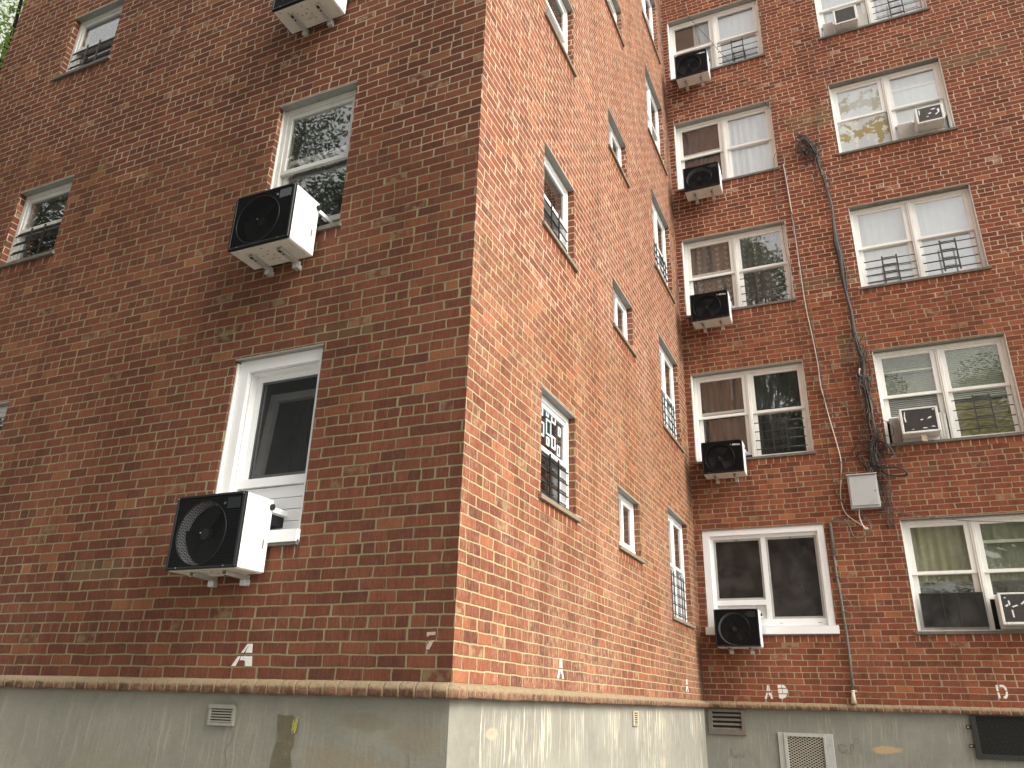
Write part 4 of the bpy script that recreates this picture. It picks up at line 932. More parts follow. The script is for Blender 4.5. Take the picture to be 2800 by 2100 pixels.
# ------------------------------------------------------------------ modern wall units
AW, AH, AD = 0.62, 0.51, 0.33
def make_unit(barrel, badge, writing, blade='ac_fan'):
    """front faces -y at y=0, body runs to y=AD; x 0..AW, z 0..AH"""
    t = empty('air_conditioner')
    c = MB().box(0.004, 0.009, 0.026, AD, 0.004, AH-0.003).box(AW-0.009, AW-0.004, 0.026, AD, 0.004, AH-0.003).box(0.0091, AW-0.0091, 0.026, AD, AH-0.008, AH-0.003).box(0.0091, AW-0.0091, 0.026, AD, 0.004, 0.009).box(0.0091, AW-0.0091, AD-0.005, AD, 0.0091, AH-0.0081)
    tag(c.build('casing', 'ac_white', t, bevel=0.0015))
    cas = t.children[0]
    d = MB()
    d.box(AW-0.0045, AW-0.0012, 0.055, AD-0.006, AH-0.092, AH-0.012)      # top flange of the side panel
    d.box(AW-0.0045, AW-0.0018, 0.034, AD-0.010, 0.012, AH-0.096)
    d.build('side_panel', 'ac_white', cas, bevel=0.0015)
    MB().box(AW-0.003, AW-0.0008, AD-0.075, AD-0.045, 0.145, 0.225).build('handle_recess', 'oldac', cas)
    MB().box(AW-0.002, AW-0.0003, AD-0.066, AD-0.050, 0.160, 0.222).build('handle_slot', 'vent_brown', cas)
    s_ = MB()
    for (y, z) in ((0.09, AH-0.04), (AD-0.07, AH-0.04), (0.06, 0.04), (AD-0.04, 0.04)):
        s_.tube([(AW-0.004, y, z), (AW+0.001, y, z)], 0.0065, 10)
    s_.build('screw', 'screw', cas)
    b = MB().box(0.015, AW-0.015, 0.034, AD-0.012, -0.004, 0.005).box(0.13, AW-0.13, AD-0.08, AD-0.015, -0.009, -0.0035).build('base_pan', 'ac_under', t, bevel=0.002)
    h_ = MB()
    for (x, y, w2, h2) in ((0.06,0.06,.010,.010),(0.13,0.09,.006,.018),(0.30,0.07,.020,.006),(0.33,0.12,.020,.006),(0.24,0.17,.018,.007),(0.29,0.16,.014,.012),(0.34,0.18,.016,.006),(0.29,0.23,.020,.006),(0.35,0.24,.020,.006),(0.44,0.25,.012,.012),(0.47,0.10,.012,.006),(0.21,0.13,.008,.008)):
        h_.box(x-w2/2, x+w2/2, y-h2/2, y+h2/2, -0.0048, -0.0035)
    h_.build('drain_hole', 'frame_black', b)
    # bezel with ribs and a round fan opening
    fz, fx, fr = AH*0.475, AW*0.435, 0.218
    bz = MB().ring(0, AW, 0, AH, 0.020, 0.0, 0.032).build('bezel', 'ac_edge', t, bevel=0.006, seg=2)
    gp = MB(); n = 72
    prev = None
    # plate around the hole, from circle to rectangle
    def rect_pt(th):
        cx, cz = math.cos(th), math.sin(th)
        sx = ((AW-0.018-fx) if cx > 0 else (fx-0.018))/max(abs(cx), 1e-6); sz = ((AH-0.018-fz) if cz > 0 else (fz-0.018))/max(abs(cz), 1e-6)
        k = min(sx, sz); return (fx+cx*k, fz+cz*k)
    ths = sorted([2*math.pi*k/n for k in range(n)]+[math.atan2(z-fz, x-fx) % (2*math.pi) for x in (0.018, AW-0.018) for z in (0.018, AH-0.018)])
    for th in ths: 
        rx, rz = rect_pt(th); gp.v += [(fx+fr*math.cos(th), 0.014, fz+fr*math.sin(th)), (rx, 0.014, rz)]
    for i in range(len(ths)):
        j = (i+1) % len(ths); gp.f.append((2*i, 2*i+1, 2*j+1, 2*j))
    plate = gp.build('front_panel', 'ac_black', t)
    rb = MB(); z = 0.026
    while z < AH-0.024:
        segs = [(0.019, AW-0.019)]
        if abs(z-fz) < fr+0.004:
            hw = math.sqrt(max((fr+0.006)**2-(z-fz)**2, 0)); segs = [(0.019, fx-hw), (fx+hw, AW-0.019)]
        if badge and AH-0.118 < z < AH-0.034: segs = [q for s0 in segs for q in ((s0[0], min(s0[1], AW-0.155)), (max(s0[0], AW-0.034), s0[1])) if q[1]-q[0] > 0.002]
        for a_, b_ in segs: rb.box(a_, b_, 0.004, 0.0135, z-0.0028, z+0.0028)
        z += 0.0108
    rb.build('rib', 'ac_rib', plate)
    rg = MB(); 
    for k in range(64):
        pass
    rg.tube([(fx+(fr+0.002)*math.cos(2*math.pi*k/64), 0.006, fz+(fr+0.002)*math.sin(2*math.pi*k/64)) for k in range(65)], 0.0045, 6, False)
    rg.build('fan_ring', 'ac_edge', plate)
    br = MB(); N = 56
    for k in range(N+1):
        a_ = 2*math.pi*k/N
        br.v += [(fx+fr*math.cos(a_), 0.014, fz+fr*math.sin(a_)), (fx+(fr-0.012)*math.cos(a_), 0.105, fz+(fr-0.012)*math.sin(a_))]
    for k in range(N): br.smooth.add(len(br.f)); br.f.append((2*k, 2*k+2, 2*k+3, 2*k+1))
    fan = empty('fan', parent=t)
    br.build('fan_barrel', 'ac_barrel' if barrel else 'ac_black', fan)
    MB().disc(fx, fz, fr-0.010, 0.106, 0.112, 40).build('fan_backing', 'ac_dark', fan)
    bl = MB()
    for k in range(3):
        a0 = 2*math.pi*k/3+0.7; rows = []
        for i in range(7):
            for j in range(5):
                r_ = 0.035+(0.185-0.035)*i/6; a_ = a0+(0.15+0.95*(j/4))*(0.75+0.35*i/6); y = 0.05+0.045*(j/4)
                bl.v.append((fx+r_*math.cos(a_), y, fz+r_*math.sin(a_)))
        q = k*35
        for i in range(6):
            for j in range(4): bl.smooth.add(len(bl.f)); bl.f.append((q+i*5+j, q+i*5+j+1, q+i*5+j+6, q+i*5+j+5))
    bl.build('fan_blade', blade, fan); MB().disc(fx, fz, 0.038, 0.045, 0.09, 20).build('fan_hub', 'ac_fan', fan)
    # wire guard in a running-bond pattern
    gd = MB(); z = fz-fr; r0 = fr-0.001; row = 0
    while z < fz+fr:
        hw = math.sqrt(max(r0**2-(z-fz)**2, 0))
        if hw > 0.01:
            gd.box(fx-hw, fx+hw, 0.006, 0.0095, z-0.0016, z+0.0016)
            x = fx-fr+(0.0 if row % 2 else 0.017)
            hw2 = math.sqrt(max(r0**2-(z+0.0108-fz)**2, 0))
            while x < fx+fr:
                if abs(x-fx) < min(hw, hw2)-0.003: gd.box(x-0.0017, x+0.0017, 0.0062, 0.0093, z+0.0017, z+0.0091)
                x += 0.034
        z += 0.0108; row += 1
    gd.disc(fx, fz, 0.008, 0.003, 0.006, 10)
    gd.build('fan_guard', 'ac_guard' if blade == 'ac_fan' else 'ac_rib', plate)
    MB().disc(fx, fz, 0.0055, 0.0005, 0.0029, 10).build('guard_rivet', 'screw', plate)
    if badge: MB().box(AW-0.152, AW-0.037, 0.003, 0.0135, AH-0.115, AH-0.036).build('badge', badge, t, bevel=0.001)
    MB().disc(AW-0.172, AH-0.075, 0.0095, -0.001, 0.006, 14).build('indicator_button', 'screw' if badge != 'badge_dark' else 'ac_fan', t)
    if writing:
        me = text_mesh('Midea', 0.048, 0.25, 0.0006); me.materials.append(M['logo'])
        o = bpy.data.objects.new('logo', me); COL.objects.link(o); o.parent = t; o.location = (AW-0.150, 0.0022, AH-0.094); o.rotation_euler = (math.pi/2, 0, 0)
    for (x, z) in ((0.014, AH-0.014), (AW-0.014, AH-0.014), (0.09, 0.012), (AW-0.09, 0.012)): pass
    sk = MB()
    for (x, z) in ((0.016, AH-0.016), (AW-0.016, AH-0.016), (0.10, 0.012), (AW-0.10, 0.012)): sk.disc(x, z, 0.0045, -0.0015, 0.003, 8)
    sk.build('bezel_screw', 'screw', t)
    # support feet
    for x in (0.165, AW-0.165):
        ft = MB().box(x-0.022, x+0.022, 0.10, AD+0.03, -0.034, -0.030).box(x-0.022, x-0.018, 0.10, AD+0.03, -0.0299, -0.005).box(x+0.018, x+0.022, 0.10, AD+0.03, -0.0299, -0.005)
        o = ft.build('bracket', 'galv', t, bevel=0.001)
        MB().box(x-0.026, x+0.026, AD-0.02, AD+0.045, -0.078, -0.0345).build('bracket_foot', 'galv', o, bevel=0.004)
        MB().box(x-0.014, x+0.010, 0.105, 0.14, -0.0352, -0.0338).box(x-0.010, x+0.006, 0.16, 0.18, -0.0352, -0.0338).build('bracket_slot', 'frame_black', o)
    # saddle arms running back over the sill
    for x in (0.03, AW-0.012):
        am = MB().box(x-0.008, x+0.008, AD-0.05, AD+0.26, AH-0.085, AH-0.045).build('saddle_arm', 'ac_white', t, bevel=0.003)
        MB().tube([(x+0.008, AD-0.02, AH-0.055), (x+0.030, AD-0.02, AH-0.055)], 0.022, 12).build('knob', 'frame_black', am)
    MB().box(0.045, AW-0.03, AD+0.001, AD+0.25, AH-0.165, AH-0.090).build('saddle', 'ac_edge', t, bevel=0.004)
    return t
protoL = make_unit(True, 'badge_dark', False, 'ac_dark')      # pale barrel, dark badge
protoB = make_unit(False, 'badge', False, 'ac_dark')          # dark fan, grey badge
protoW = make_unit(False, None, True)              # dark fan, maker's lettering
# cell: proto, xl, w, zb, h, yf, dp, label
UN = [
 (protoL, -2.155, .633, 2.515, .526, -.329, .299, 'black and white wall unit below the new white window on the front wall'),
 (protoB, -2.084, .616, 5.083, .518, -.377, .329, 'black and white wall unit with grey badge, in the middle of the front wall'),
 (None,   -2.147, .639, 7.803, .500, -.334, .311, 'wall unit at the top edge of the view showing its white underside'),
 (protoL, .293, .616, 2.528, .512, LY-.457, .331, 'wall unit with pale fan ring below the new white window in the rear corner'),
 (protoW, .279, .623, 5.053, .506, LY-.455, .328, 'black wall unit with silver lettering under the dark curtained rear window'),
 ('W',    .262, .628, 7.684, .496, LY-.450, .325, 'black wall unit with silver lettering under the lace curtained window'),
 ('L',    .296, .634, 10.282, .497, LY-.452, .325, 'wall unit with pale fan barrel under the purple curtained window'),
 ('W',    .285, .616, 12.908, .547, LY-.434, .289, 'topmost wall unit of the rear column, its underside, tinted tan for shade, in full view'),
]
used = set()
for pr, xl, w_, zb, h_, yf, dp, lab in UN:
    src = {None: protoB, 'W': protoW, 'L': protoL}.get(pr, pr) if not hasattr(pr, 'children') else pr
    if id(src) in used: t = copy_tree(src)
    else: t = src; used.add(id(src))
    t.location = (xl, yf, zb); t.scale = (w_/AW, dp/AD, h_/AH)
    tag(t, lab, 'air conditioner', 'modern units hung outside the windows')

# ------------------------------------------------------------------ old window units
def old_unit(x0, x1, z0, z1, yf, fin, lab, pan=None, flakes=(), post=False, stain=False, back=LY+0.10):
    t = empty('window_air_conditioner', (x0, yf, z0))
    fl_ = round((z0-2.85)/H); zlow = z0-(SB_C+SLAB+fl_*H+0.021)
    W = x1-x0; Hh = z1-z0; D = back-yf
    s = MB()
    s.box(0, W, 0.012, D, -0.012, Hh+0.01)
    s.build('casing', 'oldac', t, bevel=0.006)
    MB().ring(-0.004, W+0.004, -0.016, Hh+0.014, 0.035, -0.008, 0.011, 0.032, 0.036, 0.022, 0.03).build('front_rim', 'oldac', t, bevel=0.004)
    g_ = MB(); z = 0.02
    g_.box(0.02, W-0.02, 0.004, 0.0115, 0.01, Hh-0.004)
    gr = g_.build('grille', fin, t)
    f_ = MB()
    while z < Hh-0.012: f_.box(0.029, W-0.033, -0.004, 0.0035, z-0.0022, z+0.0022); z += 0.0135
    k = 0
    while 0.03+k*0.06 < W-0.03: f_.box(0.03+k*0.06, 0.033+k*0.06, -0.0025, 0.0032, 0.015, Hh-0.01); k += 1
    f_.build('fin', fin, gr)
    if flakes:
        q = MB()
        for pl in flakes: q.prism([(0.03+u*(W-0.06), 0.015+v*(Hh-0.03)) for u, v in pl], -0.0058, -0.0042)
        q.build('paint_flake', 'flake', gr)
    sc = MB()
    for (x, z) in ((0.006, Hh+0.004), (W-0.006, Hh+0.004), (0.006, -0.006), (W-0.006, -0.006)): sc.disc(x, z, 0.004, -0.011, -0.0075, 8)
    sc.build('screw', 'screw', t)
    MB().box(0.22*W, 0.30*W, 0.05, 0.06, -0.0135, -0.0115).build('drain_hole', 'frame_black', t)
    if pan:
        for (a, b, m_) in pan:
            pb = MB(); n = int((b-a)/0.016)
            for i in range(n):
                xx = a-x0+(b-a)*i/n; st = (b-a)/n
                pb.prism([(xx, -zlow), (xx+st*0.98, -zlow), (xx+st*0.98, Hh-0.01), (xx, Hh-0.01)], D-(0.028 if i % 2 else 0.018), D-0.006)
            pb.build('accordion_panel', m_, t)
    if zlow > 0.02: MB().box(0.004, W-0.004, D-0.05, D-0.01, -zlow, -0.0125).build('filler_strip', 'oldac', t)
    if post:
        MB().prism([(W*0.46, 0.0), (W*0.60, 0.0), (W*0.62, -0.14), (W*0.47, -0.13)], 0.03, 0.075).build('support_bracket', 'rust_post', t, bevel=0.004)
    tag(t, lab, 'air conditioner', 'old units set in the window sashes')
    return t
CX = (2.914+4.7011)/2
fl1 = [[(.07,.92),(.10,.95),(.08,.70),(.10,.46),(.06,.45),(.04,.66)], [(.52,.52),(.60,.54),(.61,.49),(.53,.47)], [(.72,.50),(.78,.60),(.86,.63),(.85,.56),(.78,.53)], [(.9,.96),(.97,.98),(.96,.90)], [(.55,.12),(.66,.13),(.70,.09),(.58,.08)], [(.78,.15),(.90,.17),(.93,.11)], [(.2,.09),(.3,.10),(.28,.07)]]
old_unit(3.132, 3.624, 5.470, 5.820, LY-.22, 'oldac_fin', 'old window unit with peeling black grille on a rusty bracket', pan=((2.995, 3.125, 'accordion_dark'), (3.632, 3.75, 'accordion')), flakes=fl1, post=True)
fl2 = [[(.55,.80),(.70,.86),(.80,.80),(.66,.74)], [(.82,.70),(.92,.78),(.93,.50),(.75,.30),(.72,.36),(.86,.50)], [(.42,.52),(.55,.58),(.58,.50),(.46,.46)], [(.30,.30),(.42,.34),(.44,.26)], [(.05,.9),(.1,.95),(.1,.6),(.05,.5)]]
old_unit(4.141, 4.544, 10.770, 11.054, LY-.20, 'oldac_fin_grey', 'old window unit with grey peeling grille in the right sash lined with film', pan=((3.87, 4.12, 'accordion'),), flakes=fl2)
old_unit(3.185, 3.572, 13.397, 13.714, LY-.15, 'oldac_fin_grey', 'topmost old window unit, grey grille under the pale shades', pan=((2.99, 3.17, 'accordion'), (3.585, 3.75, 'accordion')))
fl3 = [[(.06,.60),(.13,.66),(.16,.62),(.10,.55)], [(.15,.78),(.19,.80),(.21,.66),(.17,.60)], [(.22,.57),(.36,.63),(.40,.60),(.26,.53)], [(.20,.45),(.24,.44),(.25,.16),(.21,.18)], [(.46,.66),(.56,.78),(.59,.74),(.50,.63)], [(.62,.5),(.74,.55),(.76,.5),(.66,.46)], [(.05,.88),(.11,.93),(.12,.88)]]
old_unit(3.897, 4.40, 2.815, 3.180, LY-.25, 'oldac_fin', 'old window unit with peeling white rim, lowest and cut by the right edge', pan=((4.41, 4.60, 'accordion_dark'),), flakes=fl3)

# ------------------------------------------------------------------ cabinet, pipe, cables
cb = tag(empty('utility_cabinet', (2.304, LY-0.15, 4.44)), 'grey metal utility cabinet on the rear wall under a tangle of cables', 'cabinet')
MB().box(0, 0.397, 0.008, 0.149, 0, 0.485).build('body', 'box_grey', cb, bevel=0.004)
MB().box(-0.006, 0.403, -0.016, 0.149, 0.4855, 0.502).build('drip_lip', 'box_edge', cb, bevel=0.003)
dr = MB().box(0.020, 0.380, -0.004, 0.0075, 0.035, 0.470).build('door', 'box_edge', cb, bevel=0.004)
MB().disc(0.350, 0.235, 0.0095, -0.0055, -0.0035, 12).build('lock', 'frame_black', dr)
MB().box(0.397, 0.404, 0.03, 0.06, 0.04, 0.09).build('hinge', 'box_grey', cb)

pp = tag(empty('riser_pipe', (2.0, LY-0.03, 1.815)), 'thin grey green pipe on the rear wall between the two lowest windows', 'pipe')
def PW(pts, y): return [(x-2.0, y, z-1.815) for x, z in pts]
MB().tube([(0.004, -0.002, 0.155), (0.018, -0.002, 0.5), (0.020, -0.002, 0.9), (0.006, -0.002, 1.4), (-0.014, -0.002, 1.75), (-0.014, -0.002, 2.00), (-0.008, -0.002, 2.30)], 0.0185, 10).build('tube', 'pipe', pp)
MB().tube([(-0.012, -0.002, 1.99), (-0.008, -0.002, 2.36), (-0.006, -0.002, 2.46)], [0.026, 0.026, 0.020], 10).build('upper_sleeve', 'pipe', pp)
MB().tube([(0.004, -0.004, 0.155), (0.002, -0.006, 0.10), (0.0, -0.016, 0.010)], [0.022, 0.026, 0.040], 10).build('flared_foot', 'vent_cream', pp)
for z, x in ((0.165, 0.004), (1.21, 0.012), (1.69, -0.012), (1.98, -0.013)):
    MB().tube([(x, -0.002, z-0.012), (x, -0.002, z+0.012)], 0.024, 10).box(x+0.018, x+0.050, -0.012, 0.028, z-0.012, z+0.012).build('clamp', 'galv' if z < 0.3 else 'pipe', pp)
PATHS = {
'white':[(1.99,10.701),(2.004,10.431),(2.024,9.831),(2.028,9.532),(2.036,8.935),(2.041,8.338),(2.053,7.82),(2.092,7.275),(2.117,6.77),(2.117,6.412),(2.189,5.792),(2.237,5.426),(2.256,5.181),(2.222,4.909),(2.187,4.695),(2.189,4.517),(2.244,4.372),(2.386,4.24),(2.487,4.165)],
'alongside':[(1.952,14.666),(1.921,13.34),(1.953,13.083),(1.951,12.367),(1.978,11.752),(1.972,11.195),(1.982,10.703),(1.988,10.435),(2.004,9.836),(2.043,9.506),(2.062,8.929),(2.075,8.331),(2.086,7.814),(2.117,7.27),(2.141,6.767),(2.151,6.407),(2.223,6.002),(2.287,5.628),(2.311,5.287),(2.289,5.141)],
'drop1':[(2.87,14.27),(2.817,13.511),(2.746,12.609),(2.658,11.668),(2.59,10.897)],
'drop2':[(3.097,13.247),(2.958,12.531),(2.729,11.561),(2.59,10.897)],
'diag':[(0.345,15.261),(0.646,14.603),(0.955,13.965),(1.121,13.601),(1.303,13.239),(1.684,12.441),(1.754,12.243),(1.903,11.961),(1.943,11.876)],
'diag2':[(2.046,11.674),(2.136,11.504),(2.314,11.199),(2.386,11.095)],
'bundle':[(2.334,11.192),(2.386,11.095),(2.502,10.843),(2.554,10.589),(2.596,10.264),(2.635,9.92),(2.62,10.032),(2.663,9.66),(2.65,9.267),(2.653,8.879),(2.675,8.578),(2.678,8.267),(2.681,7.901),(2.708,7.597),(2.705,7.266),(2.728,7.013),(2.76,6.782),(2.742,6.924),(2.765,6.718),(2.731,6.463),(2.738,6.266),(2.748,5.974),(2.745,5.708),(2.76,5.519),(2.723,5.374),(2.698,5.193),(2.702,5.047),(2.716,4.974)],
'K7':[(2.257,7.003),(2.339,6.46),(2.456,6.03),(2.537,5.694),(2.516,5.471),(2.406,5.259),(2.29,5.123),(2.222,4.909)],
'K8':[(2.005,6.589),(2.126,6.27),(2.134,5.974),(2.094,5.784),(2.096,5.44),(2.107,4.974),(2.143,4.663),(2.303,4.456)],
'K10':[(2.287,5.628),(2.377,5.411),(2.444,5.292),(2.618,5.019)],
'K11':[(2.013,5.383),(2.187,5.225),(2.456,5.016)],
'K12':[(2.014,4.282),(2.077,4.33),(2.172,4.315),(2.24,4.215),(2.283,4.057),(2.372,4.018),(2.475,4.08),(2.528,4.163),(2.5,4.268),(2.452,4.375),(2.411,4.448)],
'K13':[(2.411,4.448),(2.398,4.326),(2.44,4.168),(2.5,4.147)],
'K14':[(2.73,4.901),(2.832,4.732),(2.938,4.601),(3.006,4.44),(2.963,4.357),(2.925,4.308),(2.877,4.294)],
'K16':[(2.627,4.389),(2.783,4.387),(2.905,4.378),(2.964,4.362),(3.167,4.301),(3.376,4.256),(3.383,4.257),(3.705,4.197),(4.196,4.143),(4.405,4.135)],
'K17':[(2.761,4.898),(2.781,4.596),(2.767,4.388),(2.764,4.148)],
'K18':[(2.782,4.825),(2.813,4.489),(2.842,4.263),(2.845,4.126),(2.833,3.942)],
'L1':[(2.776,6.797),(2.84,6.646),(2.84,6.527),(2.779,6.447),(2.683,6.48),(2.661,6.573),(2.713,6.706),(2.792,6.794)],
'L2':[(2.714,6.585),(2.7,6.607),(2.689,6.529),(2.713,6.456),(2.723,6.405)],
'L3':[(2.685,6.69),(2.579,6.726),(2.521,6.675),(2.523,6.554),(2.6,6.492),(2.706,6.404),(2.646,6.456),(2.586,6.584),(2.612,6.651),(2.688,6.649)],
'L4':[(2.792,5.816),(2.913,5.744),(3.01,5.639),(3.028,5.544),(2.975,5.504),(2.868,5.544),(2.807,5.625)],
'L5':[(2.795,5.891),(2.854,5.789),(2.891,5.709),(2.853,5.667),(2.79,5.684)],
'L6':[(2.818,5.419),(2.892,5.375),(2.955,5.258),(2.965,5.185),(2.899,5.2),(2.83,5.271),(2.797,5.385),(2.828,5.428)],
'L7':[(2.729,5.063),(2.776,5.004),(2.885,4.994),(3.023,4.973),(3.094,4.922),(3.087,4.878),(2.979,4.882),(2.843,4.918),(2.781,4.986),(2.748,5.034)],
'L8':[(2.704,5.413),(2.612,5.33),(2.524,5.284),(2.485,5.233),(2.535,5.118),(2.602,5.02),(2.648,4.998)],
'L9':[(2.957,5.158),(3.035,5.052),(3.099,4.957),(3.103,4.903)],
'L10':[(2.786,5.95),(2.716,5.978),(2.651,5.928),(2.631,5.835),(2.688,5.771),(2.761,5.763)],
'L11':[(2.659,5.737),(2.633,5.608),(2.57,5.502),(2.432,5.33),(2.409,5.277)],
'T1':[(2.502,10.843),(2.394,10.984),(2.287,11.044),(2.283,11.099),(2.349,11.133),(2.42,11.03),(2.474,10.959)],
'T2':[(2.544,10.592),(2.427,10.547),(2.246,10.573),(2.351,10.596),(2.394,10.61)],
'T3':[(2.575,10.768),(2.616,10.597),(2.648,10.444),(2.59,10.552)],
'pw':[(1.995,3.289),(2.093,3.168),(2.157,3.062),(2.11,2.958),(2.067,2.878),(2.078,2.809),(2.002,2.719)],
'pw2':[(1.966,2.65),(1.937,2.6),(1.909,2.554)],
'wl':[(1.976,10.965),(1.9,10.963),(1.851,10.855),(1.832,10.569),(1.819,10.333),(1.812,9.888)],
'K0':[(1.818,10.346),(1.836,9.513),(1.854,8.89),(1.886,8.603),(1.862,7.959),(1.905,7.406),(1.972,6.793),(2.023,6.587)],
}
def cable(key, r, mat, lab, dy=0.03, wob=0.004, name='cable', seg=5, parent=None, ds=0.0, dx=0.0):
    rnd = random.Random(key)
    pts = [(x+dx, LY-dy-ds*math.sin(math.pi*i/max(len(PATHS[key])-1, 1))+rnd.uniform(-wob, wob), z) for i, (x, z) in enumerate(PATHS[key])]
    o = MB().tube(smooth_path(pts, 5), r, seg).build(name, mat, parent)
    if parent is None: tag(o, lab, 'cable', 'loose cables on the rear wall')
    return o
cable('white', 0.0085, 'cable_white', 'thick white cable running down the rear wall to the cabinet', dy=0.02)
cable('alongside', 0.006, 'cable_brown', 'thin dark cable running beside the white cable')
cable('drop1', 0.0045, 'cable_brown', 'thin dark wire dropping straight to the frayed top of the bundle')
cable('drop2', 0.004, 'cable_grey', 'thin grey wire slanting from the topmost old unit to the bundle')
cable('diag', 0.005, 'cable_brown', 'dark wire slanting across the topmost rear window', dy=0.05)
cable('diag2', 0.005, 'cable_brown', 'short stiff wire reaching up left from the frayed bundle top')
cable('K0', 0.0045, 'cable_brown', 'thin wire crossing the right edge of the lace curtained window', dy=0.02)
cable('K7', 0.0055, 'cable_brown', 'thin wire bowing right between the white cable and the bundle')
cable('K8', 0.0065, 'cable_brown', 'dark wire left of the white cable looping under the cabinet')
cable('K10', 0.005, 'cable_brown', 'wire slanting from the white cable to the cabinet top')
cable('K11', 0.004, 'cable_brown', 'thin wire slanting from the second window sill to the cabinet')
cable('K12', 0.009, 'cable_grey', 'grey cable looping from the pipe top to the cabinet underside', ds=0.05)
cable('K13', 0.010, 'cable_white', 'short pale cable tail under the cabinet', dy=0.06)
cable('K14', 0.0055, 'cable_brown', 'dark wire curling right of the cabinet', ds=0.03)
cable('K16', 0.0055, 'cable_grey', 'thin wire drooping right across the lowest beige curtained window', dy=0.045)
cable('K17', 0.0055, 'cable_brown', 'dark loose wire hanging right of the cabinet')
cable('K18', 0.0045, 'cable_brown', 'long thin wire hanging beside the beige curtained window')
cable('pw', 0.0055, 'cable_grey', 'short wire bowing out from the riser pipe', ds=0.02)
cable('pw2', 0.006, 'cable_brown', 'short wire stub behind the riser pipe')
cable('wl', 0.0055, 'cable_grey', 'grey wire looped at the right edge of the white curtained window', dy=0.045)
cbun = tag(empty('cable_bundle', (2.4, LY-0.03, 9.5)), 'thick tangled bundle of black cables climbing the rear wall', 'cables')
def rel(pts): return [(x-2.4, y-(LY-0.03), z-9.5) for x, y, z in pts]
bp = PATHS['bundle']; rnd = random.Random(21)
zlo = bp[-1][1]; zhi = bp[0][1]
for k in range(13):
    a_ = rnd.uniform(0, 6.28); pts = []
    mid_off = rnd.uniform(-1, 1)
    for i, (x, z) in enumerate(bp):
        t_ = (z-zlo)/(zhi-zlo)
        spread = 0.016+0.036*max(0, 0.42-t_)/0.42+(0.035 if t_ > 0.93 else 0)
        if 0.50 < t_ < 0.66: spread += 0.025
        a_ += rnd.uniform(-0.5, 0.5)
        pts.append((x+spread*math.cos(a_)+rnd.uniform(-.005, .005), LY-0.045-spread*0.6*(1+math.sin(a_)), z+rnd.uniform(-.01, .01)))
    lo = rnd.choice((0, 0, 1, 2)) ; hi = len(pts)-rnd.choice((0, 0, 0, 1))
    MB().tube(smooth_path(rel(pts[lo:hi]), 4), rnd.uniform(0.006, 0.0105), 6).build('strand', ('cable_black', 'cable_black', 'cable_black', 'cable_grey')[k % 4], cbun)
for key, r, m_ in (('L1', .009, 'cable_black'), ('L2', .010, 'cable_white'), ('L3', .004, 'cable_brown'), ('L4', .0045, 'cable_brown'), ('L5', .0045, 'cable_brown'), ('L8', .009, 'cable_black'), ('L9', .004, 'cable_brown'), ('L10', .005, 'cable_black'), ('L11', .0045, 'cable_brown'), ('T1', .0055, 'cable_black'), ('T2', .005, 'cable_black'), ('T3', .006, 'cable_black')):
    rr = random.Random(key); pts = [(x, LY-0.06-0.03*math.sin(i*1.3), z) for i, (x, z) in enumerate(PATHS[key])]
    MB().tube(smooth_path(rel(pts), 5), r, 6).build('loop', m_, cbun)
for key in ('L6', 'L7'):
    for q in range(3):
        rr = random.Random(key+str(q)); ox, oz = rr.uniform(-.012, .012), rr.uniform(-.012, .012)
        pts = [(x+ox, LY-0.09-0.05*math.sin(i*0.7)-0.008*q, z+oz) for i, (x, z) in enumerate(PATHS[key])]
        MB().tube(smooth_path(rel(pts), 5), 0.009, 6).build('loop', ('cable_black', 'cable_grey', 'cable_black')[q], cbun)
rr = random.Random(9)
for k in range(64):      # stray wires along the bundle
    i = rr.choice([0, 1, 1, 2, 3, 4, 15, 16, 17, 18, 19, 20, 21, 22, 23, 24, 25, 26]); i = min(i, len(bp)-1)
    x, z = bp[i]; L_ = rr.uniform(0.10, 0.34); sgn = rr.choice((-1, 1)); y = LY-0.07
    pts = [(x, y, z), (x+sgn*L_*rr.uniform(.2, .5), y-rr.uniform(0, .05), z+rr.uniform(-.1, .14)), (x+sgn*L_*rr.uniform(.3, .7), y-rr.uniform(0, .03), z-rr.uniform(.05, .25)), (x+sgn*rr.uniform(-.05, .15), LY-0.03, z-rr.uniform(.15, .45))]
    MB().tube(smooth_path(rel(pts), 5), rr.uniform(0.0045, 0.0075), 5).build('stray_wire', rr.choice(('cable_black', 'cable_brown', 'cable_grey')), cbun)
for k in range(9):      # frayed top
    x, z = 2.51+rr.uniform(-.03, .03), 10.80+rr.uniform(-.12, .08); y = LY-0.06; L_ = rr.uniform(.12, .34)
    pts = [(x+0.03, y, z-0.12), (x, y-0.01, z), (x-L_*0.45, y-rr.uniform(.0, .06), z+L_*rr.uniform(.2, .9)), (x-L_*0.8, y-rr.uniform(.0, .06), z+L_*rr.uniform(.0, .9)), (x-L_*rr.uniform(.5, .9), y, z+L_*rr.uniform(-.3, .3))]
    MB().tube(smooth_path(rel(pts), 5), rr.uniform(0.0045, 0.0075), 5).build('stray_wire', rr.choice(('cable_black', 'cable_black', 'cable_brown')), cbun)
for k in range(9):
    x = 2.70+rr.uniform(-.02, .16); z = 4.95; y = LY-0.05
    pts = [(2.66+rr.uniform(-.05, .05), y-0.03, 5.1), (x, y-rr.uniform(0, .05), z-rr.uniform(0, .15)), (x+rr.uniform(-.02, .08), y, z-rr.uniform(.3, .45)), (x+rr.uniform(-.05, .15), LY-0.025, z-rr.uniform(.5, .9))]
    MB().tube(smooth_path(rel(pts), 5), rr.uniform(0.003, 0.0065), 5).build('stray_wire', rr.choice(('cable_black', 'cable_brown', 'cable_grey')), cbun)

